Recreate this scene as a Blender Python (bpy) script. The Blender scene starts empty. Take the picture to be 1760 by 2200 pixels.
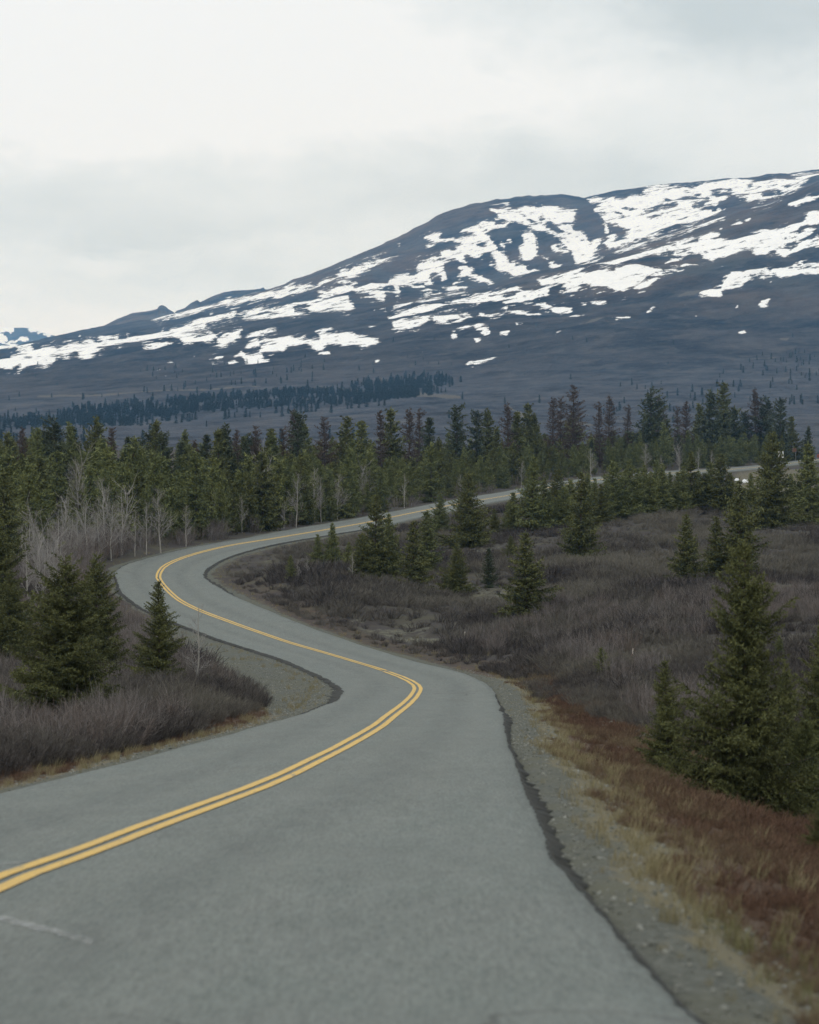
import bpy, math, random
import numpy as np

# ------------------------------------------------------------------ camera, sky, sun, exposure
sc = bpy.context.scene
col = sc.collection
R = math.radians
FPX, PITCH = 6000.0, math.atan(100 / 6000.0)       # long lens, looking down a little
cam_d = bpy.data.cameras.new('camera')
cam_d.sensor_fit = 'VERTICAL'; cam_d.sensor_height = 36.0; cam_d.lens = 36.0 * FPX / 2200.0
cam_d.clip_start = 0.5; cam_d.clip_end = 60000
cam_d.dof.use_dof = True; cam_d.dof.focus_distance = 170.0; cam_d.dof.aperture_fstop = 2.6
cam = bpy.data.objects.new('camera', cam_d); col.objects.link(cam)
cam.location = (0, 0, 0); cam.rotation_euler = (R(90) - PITCH, 0, 0)
sc.camera = cam
sc.view_settings.view_transform = 'Standard'; sc.view_settings.look = 'None'
sc.view_settings.exposure = 0.0; sc.view_settings.gamma = 1.0; sc.view_settings.use_curve_mapping = False
sc.render.engine = 'CYCLES'
sc.cycles.use_denoising = True
sc.cycles.max_bounces = 6; sc.cycles.diffuse_bounces = 3; sc.cycles.glossy_bounces = 2
sc.cycles.transparent_max_bounces = 12; sc.cycles.volume_bounces = 1
sc.cycles.sample_clamp_indirect = 4.0

SUN_EL, SUN_AZ = R(48), R(-140)                    # behind the left shoulder, veiled by cloud
world = bpy.data.worlds.new('World'); sc.world = world; world.use_nodes = True
sun_d = bpy.data.lights.new('sun', 'SUN'); sun_d.energy = 0.9; sun_d.angle = R(25); sun_d.color = (1.0, 0.965, 0.91)
sun = bpy.data.objects.new('sun', sun_d); col.objects.link(sun)
sun.rotation_euler = (R(90) - SUN_EL, 0, -SUN_AZ + R(180))

class NT:
    """small helper to write node trees as expressions"""
    def __init__(s, tree): s.t = tree; tree.nodes.clear()
    def n(s, kind, **kw):
        nd = s.t.nodes.new(kind)
        for k, v in kw.items(): setattr(nd, k, v)
        return nd
    def put(s, sock, v):
        if hasattr(v, 'node') or isinstance(v, bpy.types.NodeSocket): s.t.links.new(v, sock)
        elif v is not None:
            if isinstance(v, (tuple, list)) and len(v) == 3 and sock.type == 'RGBA': v = (*v, 1)
            sock.default_value = v
    def m(s, op, a, b=None, c=None, clamp=False):
        nd = s.n('ShaderNodeMath', operation=op, use_clamp=clamp)
        for i, v in enumerate((a, b, c)):
            if v is not None: s.put(nd.inputs[i], v)
        return nd.outputs[0]
    def noise(s, vec, scale, detail=4, rough=.55, dist=0.0):
        nd = s.n('ShaderNodeTexNoise'); s.put(nd.inputs['Vector'], vec)
        nd.inputs['Scale'].default_value = scale; nd.inputs['Detail'].default_value = detail
        nd.inputs['Roughness'].default_value = rough; nd.inputs['Distortion'].default_value = dist
        return nd.outputs['Fac']
    def mapr(s, v, a, b, c=0., d=1., smooth=False):
        nd = s.n('ShaderNodeMapRange'); nd.interpolation_type = 'SMOOTHSTEP' if smooth else 'LINEAR'
        s.put(nd.inputs[0], v)
        for i, x in enumerate((a, b, c, d)): s.put(nd.inputs[i + 1], x)
        return nd.outputs[0]
    def mix(s, f, a, b, blend='MIX'):
        nd = s.n('ShaderNodeMix', data_type='RGBA', blend_type=blend)
        s.put(nd.inputs[0], f); s.put(nd.inputs[6], a); s.put(nd.inputs[7], b)
        return nd.outputs[2]
    def scale(s, vec, v):
        nd = s.n('ShaderNodeVectorMath', operation='MULTIPLY'); s.put(nd.inputs[0], vec); nd.inputs[1].default_value = v
        return nd.outputs[0]
    def attr(s, name):
        nd = s.n('ShaderNodeAttribute'); nd.attribute_name = name; return nd
    def bump(s, h, strength, dist):
        nd = s.n('ShaderNodeBump'); nd.inputs['Strength'].default_value = strength
        nd.inputs['Distance'].default_value = dist; s.put(nd.inputs['Height'], h); return nd.outputs[0]

# overcast sky: a Nishita sky closed over by a layer of cloud
w = NT(world.node_tree)
sky = w.n('ShaderNodeTexSky', sky_type='NISHITA', sun_disc=False)
sky.sun_elevation = SUN_EL; sky.sun_rotation = SUN_AZ
tc = w.n('ShaderNodeTexCoord')
sep = w.n('ShaderNodeSeparateXYZ'); w.put(sep.inputs[0], tc.outputs['Generated'])
sx, sy, sz = sep.outputs
den = w.m('ADD', w.m('MAXIMUM', sz, 0.0), 0.10)      # height of the cloud deck gives the perspective
comb = w.n('ShaderNodeCombineXYZ')
w.put(comb.inputs[0], w.m('DIVIDE', sx, den)); w.put(comb.inputs[1], w.m('DIVIDE', sy, den)); comb.inputs[2].default_value = 3.7
deck = comb.outputs[0]
n1 = w.noise(w.scale(deck, (1, .62, 1)), 1.15, 6, .52, .35)
n2 = w.noise(w.scale(deck, (1, .5, 1)), 3.1, 6, .6, .2)
shape = w.m('ADD', w.m('MULTIPLY', n1, .5), w.m('MULTIPLY', n2, .5))
# the heavier banks that hang over the valley: azimuth, elevation, widths (as tangents), weight
BANKS = [(0.135, 0.158, .062, .020, .80), (0.04, 0.166, .075, .010, .30), (0.03, 0.112, .09, .014, .26), (-0.085, 0.103, .055, .010, .36),
         (-0.14, 0.098, .03, .009, .34), (-0.015, 0.088, .09, .010, .24), (-0.09, 0.082, .05, .007, .34), (0.06, .1, .06, .012, .3),
         (-0.115, 0.066, .05, .006, .26), (-0.10, 0.073, .012, .0035, -.25), (-0.08, 0.135, .10, .030, -.55), (0.03, 0.135, .07, .010, -.2)]
wob = w.m('MULTIPLY', w.m('SUBTRACT', w.noise(tc.outputs['Generated'], 26, 7, .66), .5), .075)
wob2 = w.m('MULTIPLY', w.m('SUBTRACT', w.noise(w.scale(tc.outputs['Generated'], (1, 1, 2.2)), 24, 7, .66, .3), .5), .040)
az = w.m('ADD', w.m('ARCTAN2', sx, sy), wob); el = w.m('ADD', w.m('ARCSINE', sz), wob2)
acc = w.m('MULTIPLY', w.m('SUBTRACT', shape, .5), 1.5)
for a0, e0, wa, we, amp in BANKS:
    qa = w.m('DIVIDE', w.m('SUBTRACT', az, a0), wa); qe = w.m('DIVIDE', w.m('SUBTRACT', el, e0), we)
    q = w.m('ADD', w.m('MULTIPLY', qa, qa), w.m('MULTIPLY', qe, qe))
    acc = w.m('MULTIPLY_ADD', w.m('POWER', 2.71828, w.m('MULTIPLY', q, -.5)), amp, acc)
cr = w.n('ShaderNodeValToRGB'); w.put(cr.inputs[0], w.m('ADD', acc, .19, clamp=True))
e = cr.color_ramp.elements
e[0].position = 0.0; e[0].color = (.93, .955, .965, 1)
e[1].position = 1.0; e[1].color = (.60, .665, .685, 1)
x = cr.color_ramp.elements.new(.42); x.color = (.80, .85, .865, 1)
bg1 = w.n('ShaderNodeBackground'); w.put(bg1.inputs[0], sky.outputs[0]); bg1.inputs[1].default_value = 0.1
bg2 = w.n('ShaderNodeBackground'); w.put(bg2.inputs[0], cr.outputs[0]); bg2.inputs[1].default_value = 1.0
mx = w.n('ShaderNodeMixShader'); mx.inputs[0].default_value = .97
w.put(mx.inputs[1], bg1.outputs[0]); w.put(mx.inputs[2], bg2.outputs[0])
wo = w.n('ShaderNodeOutputWorld'); w.put(wo.inputs[0], mx.outputs[0])

# ------------------------------------------------------------------ data measured for the place (metres, eye at origin)
CTRL = [(-3.97, 27, -4.09), (-3.64, 30, -4.27), (-3.26, 34, -4.49), (-2.78, 39.5, -4.84), (-2.15, 48, -5.39), (-1.48, 61, -6.21), (-0.83, 78, -7.3), (-0.22, 103, -8.94), (0.34, 128, -10.41), (0.31, 136, -10.76), (-0.3, 143, -10.95), (-1.6, 150, -11.03), (-4.43, 160, -10.94), (-7.64, 171, -10.85), (-11.35, 184, -10.58), (-14.83, 197, -10.32), (-17.6, 210, -10.07), (-20.46, 228, -9.5), (-21.44, 238, -9.23), (-21.62, 248, -8.85), (-20.46, 260, -8.4), (-17.89, 275, -7.95), (-14.92, 290, -7.74), (-11.28, 312, -7.53), (-5.21, 350, -7.14), (1.16, 390, -6.49), (10.29, 440, -5.6), (17.17, 475, -5.08), (25.18, 515, -4.19), (36.9, 560, -3.04), (49.74, 600, -2.23), (62.85, 640, -1.62), (79.49, 680, -0.91), (96.41, 720, 0.26), (111.45, 760, 1.56), (9.26, 150, -10.01), (13.27, 215, -8.96), (19.74, 320, -6.4), (15.86, 132, -8.81), (24.61, 205, -8.55), (39.61, 330, -6.05), (0.68, 205, -10.26), (-8.68, 217, -9.05), (-5.24, 262, -8.3), (10.64, 290, -7.73), (29.9, 345, -5.75), (49.46, 345, -5.46), (45.47, 440, -4.4), (76.53, 560, -3.73), (72, 600, -3), (11.89, 125, -9.38), (7.37, 94, -8.78), (6.36, 68, -7.38), (6.7, 55, -6.61), (6.67, 47, -6.24), (2.31, 33, -4.41), (3.08, 22.5, -3.76), (2.62, 18, -3.55), (3.42, 33, -4.41), (3.73, 31, -4.4), (4.17, 29, -4.36), (3.58, 51, -5.45), (4.59, 86, -7.89), (-8.23, 56, -5.98), (-9.75, 80, -7.48), (-9.1, 94, -8.16), (-5.42, 116, -9.29), (-10.76, 150, -10.01), (-5.41, 141, -10.35), (-9.46, 106, -8.84), (-15.96, 165, -10.18), (-15.86, 108, -9.01), (-27.15, 185, -9.26), (-26.54, 218, -8.72), (-35.95, 245, -8.17), (-45.47, 310, -5.17), (-25.91, 268, -7.37), (-20.9, 330, -6.33), (1.6, 480, -4.4), (44.79, 640, 0), (74.39, 720, 1.2), (-70.39, 480, 0), (-35.46, 560, 0.93), (2.13, 640, 1.6), (-111.44, 760, 4.43), (-48.12, 760, 4.43), (15.2, 760, 3.17), (4.06, 128, -10.25), (2.28, 62, -6.21), (1.89, 42, -4.91), (1.58, 25.5, -3.79), (1.61, 18.5, -3.34), (1.68, 16.5, -3.28), (-1.18, 18.5, -3.4), (0.06, 17.2, -3.31), (-2.68, 18.2, -3.5), (-15.83, 60, -6.41), (-47.43, 180, -9.01), (-84.28, 320, -5.33), (-157.98, 600, 0), (-200.09, 760, 4.43), (-4.61, 20, -3.68), (93.16, 345, -5.46), (48.63, 180, -9.01), (15.23, 60, -7.01), (6.35, 25, -4.6), (161.98, 600, 0), (205.16, 760, 1.9), (-4.4, 12, -3.05), (1.6, 12, -2.7), (-4.4, 0, -2.3), (1.6, 0, -1.95), (-4.4, -15, -1.4), (1.6, -15, -1.1), (-14, -15, -1.8), (12, -15, -1.6), (-14, 5, -3), (12, 5, -2.9)]
ROAD = [(-16, -4.6, 3.9, 7.18), (-12, -4.6, 3.91, 7.15), (-8, -4.61, 3.91, 7.11), (-4, -4.61, 3.91, 7.05), (0, -4.61, 3.91, 6.96), (4, -4.6, 3.91, 6.83), (8, -4.58, 3.92, 6.65), (12, -4.55, 3.92, 6.41), (16, -4.48, 3.92, 6.16), (20, -4.34, 3.92, 5.89), (24, -4.14, 3.93, 5.63), (28, -3.9, 3.93, 5.36), (32, -3.45, 3.93, 5.06), (36, -3.08, 3.93, 4.75), (40, -2.74, 3.94, 4.45), (44, -2.42, 3.92, 4.2), (48, -2.15, 3.89, 4.01), (52, -1.92, 3.83, 3.87), (56, -1.71, 3.76, 3.76), (60, -1.52, 3.71, 3.68), (64, -1.35, 3.65, 3.61), (68, -1.18, 3.55, 3.55), (72, -1.03, 3.41, 3.51), (76, -0.89, 3.25, 3.49), (80, -0.77, 3.1, 3.5), (84, -0.67, 2.97, 3.51), (88, -0.57, 2.87, 3.52), (92, -0.47, 2.8, 3.54), (96, -0.38, 2.75, 3.56), (100, -0.29, 2.72, 3.58), (104, -0.2, 2.72, 3.59), (108, -0.1, 2.76, 3.59), (112, -0.01, 2.84, 3.59), (116, 0.09, 2.98, 3.58), (120, 0.18, 3.19, 3.56), (124, 0.26, 3.48, 3.5), (128, 0.34, 3.83, 3.42), (132, 0.39, 4.24, 3.32), (136, 0.31, 4.66, 3.26), (140, 0.04, 5.03, 3.25), (144, -0.44, 5.26, 3.29), (148, -1.14, 5.32, 3.41), (152, -2.11, 5.25, 3.59), (156, -3.26, 5.1, 3.82), (160, -4.43, 4.93, 4.05), (164, -5.59, 4.76, 4.23), (168, -6.77, 4.59, 4.34), (172, -7.93, 4.4, 4.38), (176, -9.08, 4.23, 4.38), (180, -10.23, 4.12, 4.37), (184, -11.35, 4.07, 4.35), (188, -12.46, 4.07, 4.35), (192, -13.56, 4.08, 4.35), (196, -14.59, 4.08, 4.37), (200, -15.54, 4.07, 4.37), (204, -16.43, 4.05, 4.37), (208, -17.23, 4.02, 4.35), (212, -17.95, 3.98, 4.32), (216, -18.63, 3.92, 4.29), (220, -19.27, 3.82, 4.24), (224, -19.89, 3.7, 4.2), (228, -20.46, 3.59, 4.15), (232, -20.97, 3.5, 4.09), (236, -21.32, 3.39, 4.05), (240, -21.55, 3.19, 4.05), (244, -21.69, 2.91, 4.08), (248, -21.62, 2.61, 4.09), (252, -21.36, 2.36, 4.06), (256, -20.96, 2.2, 3.98), (260, -20.46, 2.09, 3.89), (264, -19.85, 2.03, 3.79), (268, -19.17, 2, 3.7), (272, -18.45, 2, 3.6), (276, -17.71, 2, 3.46), (280, -16.9, 2, 3.3), (284, -16.08, 2.02, 3.14), (288, -15.29, 2.08, 3.01), (292, -14.57, 2.17, 2.95), (296, -13.88, 2.3, 2.97), (300, -13.22, 2.48, 3.07), (310, -11.6, 2.69, 3.24), (320, -9.99, 2.92, 3.42), (330, -8.39, 3.08, 3.55), (340, -6.8, 3.16, 3.59), (350, -5.21, 3.16, 3.59), (360, -3.64, 3.13, 3.59), (370, -2.1, 3.09, 3.64), (380, -0.51, 3.06, 3.79), (390, 1.16, 3.09, 3.97), (400, 2.92, 3.17, 4.1), (410, 4.72, 3.3, 4.08), (420, 6.56, 3.47, 3.96), (430, 8.41, 3.68, 3.8), (440, 10.29, 3.9, 3.68), (450, 12.2, 4.1, 3.62), (460, 14.17, 4.22, 3.6), (470, 16.17, 4.14, 3.6), (480, 18.14, 3.92, 3.6), (490, 20.04, 3.66, 3.6), (500, 21.97, 3.53, 3.6), (510, 24.05, 3.52, 3.6), (520, 26.36, 3.57, 3.6), (530, 28.82, 3.59, 3.6), (540, 31.39, 3.6, 3.6), (550, 34.08, 3.6, 3.6), (560, 36.9, 3.6, 3.6), (570, 39.91, 3.6, 3.6), (580, 43.13, 3.6, 3.6), (590, 46.44, 3.6, 3.6), (600, 49.74, 3.6, 3.6), (610, 52.91, 3.6, 3.6), (620, 56.05, 3.6, 3.6), (630, 59.31, 3.6, 3.6), (640, 62.85, 3.6, 3.6), (650, 66.75, 3.6, 3.6), (660, 70.93, 3.6, 3.6), (670, 75.23, 3.6, 3.6), (680, 79.49, 3.6, 3.6), (690, 83.74, 3.6, 3.6), (700, 88.05, 3.6, 3.6), (710, 92.3, 3.6, 3.6), (720, 96.41, 3.6, 3.6), (730, 100.3, 3.6, 3.6), (740, 104.04, 3.6, 3.6), (750, 107.73, 3.6, 3.6), (760, 111.45, 3.6, 3.6)]
SNOW = [(-0.14656,0.03679,-0.14401,0.03721,-0.14273,0.03827,-0.144,0.03857,-0.14018,0.03934,-0.14103,0.03997,-0.13826,0.04112,-0.13444,0.04095,-0.13338,0.0404,-0.12871,0.04112,-0.12531,0.04112,-0.12148,0.04231,-0.11681,0.04294,-0.11426,0.04358,-0.11001,0.04366,-0.11043,0.04464,-0.10661,0.04549,-0.10449,0.0457,-0.10364,0.04494,-0.10024,0.04494,-0.10151,0.04647,-0.09939,0.04579,-0.09472,0.04579,-0.09493,0.04689,-0.09047,0.04706,-0.08919,0.04647,-0.08728,0.04697,-0.08622,0.04825,-0.08155,0.04888,-0.08027,0.04994,-0.07326,0.04994,-0.07326,0.04931,-0.07687,0.04833,-0.08027,0.0474,-0.0858,0.04621,-0.0892,0.04528,-0.09472,0.04485,-0.09854,0.04422,-0.10152,0.04337,-0.10704,0.04209,-0.11087,0.04082,-0.1149,0.03891,-0.11809,0.03934,-0.11894,0.04027,-0.12064,0.0401,-0.12213,0.03883,-0.12659,0.03857,-0.12744,0.03636,-0.12957,0.0353,-0.13084,0.03509,-0.1319,0.03594,-0.13382,0.0353,-0.13658,0.03509,-0.14019,0.03373,-0.14104,0.03403,-0.13806,0.0353,-0.14316,0.03403,-0.14656,0.03458,-0.15931,0.03212,-0.15931,0.03467),
  (-0.08537,0.04536,-0.08197,0.0457,-0.07327,0.04697,-0.07327,0.04316,-0.07688,0.04379,-0.08028,0.04443),
  (-0.096,0.04231,-0.09175,0.04358,-0.08622,0.044,-0.07688,0.04324,-0.07858,0.04265,-0.08453,0.04294,-0.09005,0.04265,-0.09472,0.04188),
  (-0.14442,0.04125,-0.14229,0.04294,-0.13953,0.04316,-0.14017,0.04231,-0.14272,0.04125),
  (-0.11935,0.04663,-0.11723,0.04697,-0.11765,0.04638),
  (-0.11468,0.04676,-0.11298,0.04697,-0.11319,0.04647),
  (-0.11255,0.04731,-0.11128,0.04761,-0.11149,0.04714),
  (-0.11043,0.04697,-0.10894,0.04714,-0.10958,0.04663),
  (-0.1338,0.04337,-0.13082,0.04337,-0.1321,0.0429),
  (-0.1321,0.0412,-0.1304,0.04154,-0.13168,0.04095),
  (-0.08793,0.03645,-0.08581,0.03815,-0.08411,0.03785,-0.08623,0.037),
  (-0.09091,0.03484,-0.08857,0.03509,-0.08964,0.03441),
  (-0.08773,0.03276,-0.08624,0.03327,-0.08752,0.0322),
  (-0.07773,0.0401,-0.07518,0.04078,-0.07731,0.03959),
  (-0.08804,0.02256,-0.08647,0.02286,-0.0866,0.02223),
  (-0.14654,0.04422,-0.14144,0.04536,-0.14102,0.04485,-0.14654,0.04392),
  (-0.08961,0.0491,-0.08707,0.04973,-0.08877,0.04846),
  (-0.07325,0.05661,-0.06688,0.05788,-0.05839,0.06021,-0.05372,0.06127,-0.04777,0.06212,-0.04352,0.06382,-0.04055,0.06445,-0.04182,0.06339,-0.03715,0.06509,-0.03376,0.06467,-0.03078,0.06615,-0.02739,0.06657,-0.02654,0.06636,-0.03078,0.06445,-0.03333,0.06369,-0.03673,0.06318,-0.04183,0.06191,-0.04735,0.06064,-0.04947,0.06127,-0.05711,0.05958,-0.06476,0.05788,-0.07325,0.05618),
  (-0.07326,0.04939,-0.07326,0.05258,-0.07071,0.05258,-0.06646,0.05385,-0.06179,0.05427,-0.06264,0.05364,-0.05542,0.05436,-0.05754,0.053,-0.05542,0.053,-0.04948,0.05385,-0.04544,0.05555,-0.04947,0.05597,-0.05712,0.05478,-0.06094,0.05533,-0.05542,0.0564,-0.04947,0.05703,-0.04438,0.05767,-0.04098,0.05894,-0.03333,0.06021,-0.03079,0.06064,-0.03185,0.05902,-0.02824,0.05928,-0.02527,0.0597,-0.02229,0.06,-0.02187,0.05873,-0.01953,0.05746,-0.02145,0.0564,-0.02484,0.05618,-0.02739,0.05597,-0.03164,0.05504,-0.03588,0.05533,-0.03546,0.05597,-0.03886,0.05746,-0.04013,0.05788,-0.04268,0.05682,-0.04098,0.05512,-0.03504,0.05427,-0.04056,0.05321,-0.04778,0.05258,-0.055,0.05236,-0.06179,0.05194,-0.06647,0.05109,-0.07071,0.05024),
  (-0.03248,0.06149,-0.02654,0.06403,-0.02314,0.0653,-0.01847,0.06657,-0.02017,0.0653,-0.02059,0.06382,-0.01847,0.06382,-0.01422,0.06509,-0.01168,0.06636,-0.00998,0.06636,-0.00955,0.0653,-0.00743,0.06488,-0.00828,0.06403,-0.00722,0.06318,-0.00913,0.06233,-0.0104,0.06127,-0.00871,0.06021,-0.00892,0.05928,-0.01083,0.05958,-0.01423,0.06042,-0.01932,0.0603,-0.02059,0.06191,-0.02272,0.06212,-0.02611,0.06297,-0.03079,0.06106),
  (-0.00785,0.06657,-0.00318,0.06657,-0.00361,0.06551,-0.00701,0.06607),
  (-0.00701,0.06339,-0.00361,0.06467,-0.00149,0.06233,-0.00234,0.0617,-0.00403,0.06255,-0.00318,0.06021,-0.00488,0.06,-0.00573,0.06191,-0.00701,0.06191),
  (-0.07327,0.04727,-0.07157,0.04727,-0.06881,0.046,-0.07199,0.04515,-0.06945,0.04409,-0.07327,0.04316),
  (-0.06902,0.04345,-0.0686,0.04536,-0.06647,0.04685,-0.06307,0.04791,-0.05967,0.04897,-0.06052,0.04749,-0.0618,0.04579,-0.06392,0.04473,-0.06647,0.04345),
  (-0.05925,0.04621,-0.055,0.04791,-0.05033,0.04825,-0.04544,0.04846,-0.04693,0.04791,-0.05203,0.04727,-0.05628,0.04642),
  (-0.05862,0.04409,-0.05755,0.04515,-0.055,0.04536,-0.05331,0.04451,-0.05394,0.04303,-0.05798,0.04303),
  (-0.05395,0.04133,-0.05246,0.04388,-0.04906,0.04494,-0.04269,0.046,-0.03674,0.046,-0.03249,0.04536,-0.03164,0.04558,-0.03377,0.04749,-0.03461,0.04804,-0.03037,0.0477,-0.02527,0.04698,-0.0223,0.04727,-0.01635,0.04621,-0.0138,0.04515,-0.00956,0.04409,-0.01168,0.04333,-0.01635,0.04261,-0.02145,0.04303,-0.02315,0.04273,-0.02655,0.04388,-0.02952,0.04409,-0.03122,0.04282,-0.03122,0.04197,-0.0291,0.04112,-0.02761,0.03976,-0.0308,0.04006,-0.0325,0.04078,-0.03526,0.04091,-0.03334,0.04197,-0.03632,0.04303,-0.03674,0.04367,-0.04014,0.04367,-0.04396,0.04388,-0.0446,0.04239,-0.04524,0.04112,-0.04821,0.04133,-0.05203,0.0412),
  (-0.06287,0.04006,-0.0601,0.04197,-0.05798,0.04061,-0.05543,0.0407,-0.05288,0.04048,-0.05246,0.03921,-0.04991,0.03921,-0.05034,0.03806,-0.05416,0.03738,-0.05756,0.0373,-0.05968,0.039),
  (-0.06563,0.0373,-0.06223,0.03806,-0.06096,0.0373,-0.06308,0.03688),
  (-0.07328,0.03866,-0.06988,0.039,-0.06903,0.03985,-0.0669,0.03976,-0.06648,0.03836,-0.0686,0.0373,-0.0703,0.03836),
  (-0.07137,0.03645,-0.06945,0.03696,-0.07031,0.03628),
  (-0.04758,0.03866,-0.04651,0.03887,-0.04673,0.03836),
  (-0.02569,0.05334,-0.0223,0.05385,-0.01996,0.05419,-0.0223,0.05317),
  (-0.01508,0.04952,-0.01253,0.04982,-0.00998,0.04897,-0.01295,0.04876),
  (-0.01253,0.03806,-0.00998,0.03823,-0.01211,0.0373),
  (-0.00701,0.05618,-0.00361,0.05788,0,0.05852,0,0.05746,-0.00318,0.05682),
  (-0.00828,0.05258,-0.00701,0.05385,-0.00361,0.05533,0,0.05597,0,0.05343,-0.00531,0.05258),
  (-0.0138,0.05546,-0.01168,0.05597,-0.01253,0.05504),
  (-0.01168,0.05521,-0.00786,0.05597,-0.00828,0.05538),
  (-0.00637,0.04982,-0.00361,0.05067,0,0.05088,0,0.04855,-0.00361,0.04791,-0.00531,0.04791),
  (-0.06964,0.05852,-0.06773,0.05915,-0.06518,0.05902,-0.06688,0.05852),
  (-0.06624,0.06,-0.06433,0.06072,-0.06306,0.06042,-0.06476,0.05987),
  (-0.05626,0.06242,-0.05244,0.06284,-0.05456,0.06216),
  (-0.07198,0.05533,-0.06943,0.05576,-0.07113,0.05491),
  (-0.06561,0.05716,-0.06009,0.05809,-0.06264,0.05724),
  (-0.01805,0.04146,-0.01593,0.04239,-0.0172,0.04129),
  (0.02801,0.09176,0.03056,0.09197,0.03141,0.0907,0.03395,0.09112,0.0382,0.09218,0.04074,0.09345,0.04371,0.09388,0.04626,0.09303,0.04711,0.09409,0.05093,0.09388,0.05517,0.09197,0.05942,0.09218,0.06048,0.09239,0.05899,0.09006,0.05921,0.08837,0.05815,0.08604,0.05433,0.08625,0.05263,0.08582,0.05008,0.08667,0.04839,0.08582,0.04584,0.08582,0.04329,0.0871,0.04032,0.08985,0.03905,0.09006,0.0416,0.08752,0.04287,0.08625,0.04499,0.0854,0.04796,0.08476,0.05009,0.08498,0.05476,0.08455,0.05688,0.0854,0.059,0.08349,0.06112,0.08371,0.06325,0.08243,0.06367,0.07989,0.06495,0.07904,0.06622,0.08137,0.06877,0.08095,0.06834,0.07904,0.0675,0.07735,0.06538,0.07523,0.06665,0.0748,0.07047,0.07502,0.06877,0.07438,0.06538,0.07353,0.06283,0.07268,0.05944,0.07205,0.05859,0.07438,0.05688,0.07777,0.05518,0.07947,0.05094,0.08116,0.04669,0.08286,0.04245,0.08455,0.03693,0.08625,0.03226,0.08773,0.03056,0.08985),
  (0.06281,0.09557,0.07321,0.09621,0.07322,0.0871,0.07046,0.0871,0.06791,0.08879,0.06536,0.09133,0.06833,0.09197,0.06493,0.09388),
  (0.06918,0.0871,0.07131,0.08498,0.07089,0.08116,0.07322,0.08286,0.07323,0.07692,0.07174,0.07692,0.06877,0.07862,0.07004,0.07989,0.07131,0.08074),
  (0.03884,0.08286,0.0399,0.08159,0.04372,0.08243,0.04478,0.08074,0.04521,0.07608,0.04373,0.07438,0.04076,0.07374,0.04054,0.07565,0.03948,0.07608,0.03948,0.07777,0.04118,0.07862),
  (0.03524,0.07353,0.03821,0.07268,0.04076,0.07353,0.04246,0.07056,0.04458,0.07184,0.04713,0.06963,0.04246,0.06908,0.03949,0.06929,0.03821,0.06844,0.03609,0.06887,0.03566,0.07056,0.03396,0.07268),
  (0.04585,0.07608,0.04797,0.07523,0.05094,0.07353,0.05477,0.07226,0.05456,0.07099,0.0518,0.07162,0.04925,0.07396),
  (0.05009,0.07862,0.05349,0.07735,0.05689,0.07586,0.05646,0.07535,0.05222,0.0765),
  (0.00552,0.08265,0.01146,0.0832,0.01019,0.0818,0.01571,0.08116,0.02335,0.08137,0.02377,0.08265,0.0174,0.08307,0.01868,0.08404,0.02377,0.08498,0.02632,0.08625,0.03056,0.08582,0.03056,0.08476,0.03565,0.0854,0.03396,0.08349,0.02802,0.08222,0.02674,0.08116,0.02972,0.07904,0.03141,0.07735,0.03163,0.07608,0.03439,0.07565,0.03566,0.07353,0.03651,0.07014,0.03609,0.06929,0.03227,0.07099,0.02717,0.07353,0.03057,0.07268,0.03142,0.07353,0.02929,0.07565,0.02632,0.07565,0.02462,0.07438,0.02123,0.07544,0.01932,0.07544,0.01995,0.07396,0.02038,0.0729,0.01783,0.07311,0.01656,0.07544,0.01401,0.07438,0.01189,0.07353,0.01231,0.07099,0.01359,0.06844,0.01146,0.0676,0.01146,0.06887,0.00849,0.07056,0.00722,0.07014,0.00679,0.06844,0.00849,0.06632,0.00934,0.06548,0.00467,0.06654,0,0.06611,0,0.07056,0.00297,0.07056,0.0017,0.07184,0.00425,0.07396,0.00764,0.0748,0.01104,0.07502,0.01146,0.07565,0.01104,0.07735,0.01401,0.07756,0.01656,0.0765,0.01741,0.07565,0.01571,0.07798,0.01868,0.07862,0.01825,0.07968,0.01358,0.08053,0.00764,0.08074,0.00552,0.0818),
  (0.03438,0.07989,0.03693,0.0801,0.03651,0.07862,0.03481,0.07883),
  (0.03205,0.07904,0.03439,0.07777,0.03396,0.07692,0.03226,0.07777),
  (0.01741,0.07141,0.02038,0.07184,0.02378,0.06972,0.02717,0.06802,0.03057,0.06632,0.0293,0.06526,0.02632,0.06675,0.02293,0.06866,0.01995,0.06908,0.01571,0.06654,0.01529,0.06717,0.01868,0.06887),
  (0.01104,0.06484,0.01444,0.06548,0.01698,0.06632,0.01826,0.06505,0.02081,0.06463,0.02038,0.06378,0.01359,0.06251,0.01274,0.06336),
  (0.00042,0.06463,0.00467,0.0659,0.00552,0.0642,0.00658,0.06208,0.00467,0.06229,0.0017,0.06378),
  (0.00446,0.0782,0.00722,0.07925,0.00976,0.07968,0.00807,0.07862),
  (0.00064,0.07417,0.00403,0.07544,0.00297,0.07438),
  (0.01952,0.08688,0.02101,0.08739,0.02037,0.08659),
  (0.02801,0.09324,0.03141,0.09345,0.0365,0.09481,0.03523,0.09366,0.03056,0.09294),
  (0,0.05877,0.00977,0.0609,0.01359,0.06132,0.00425,0.0589,0,0.05776),
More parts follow.
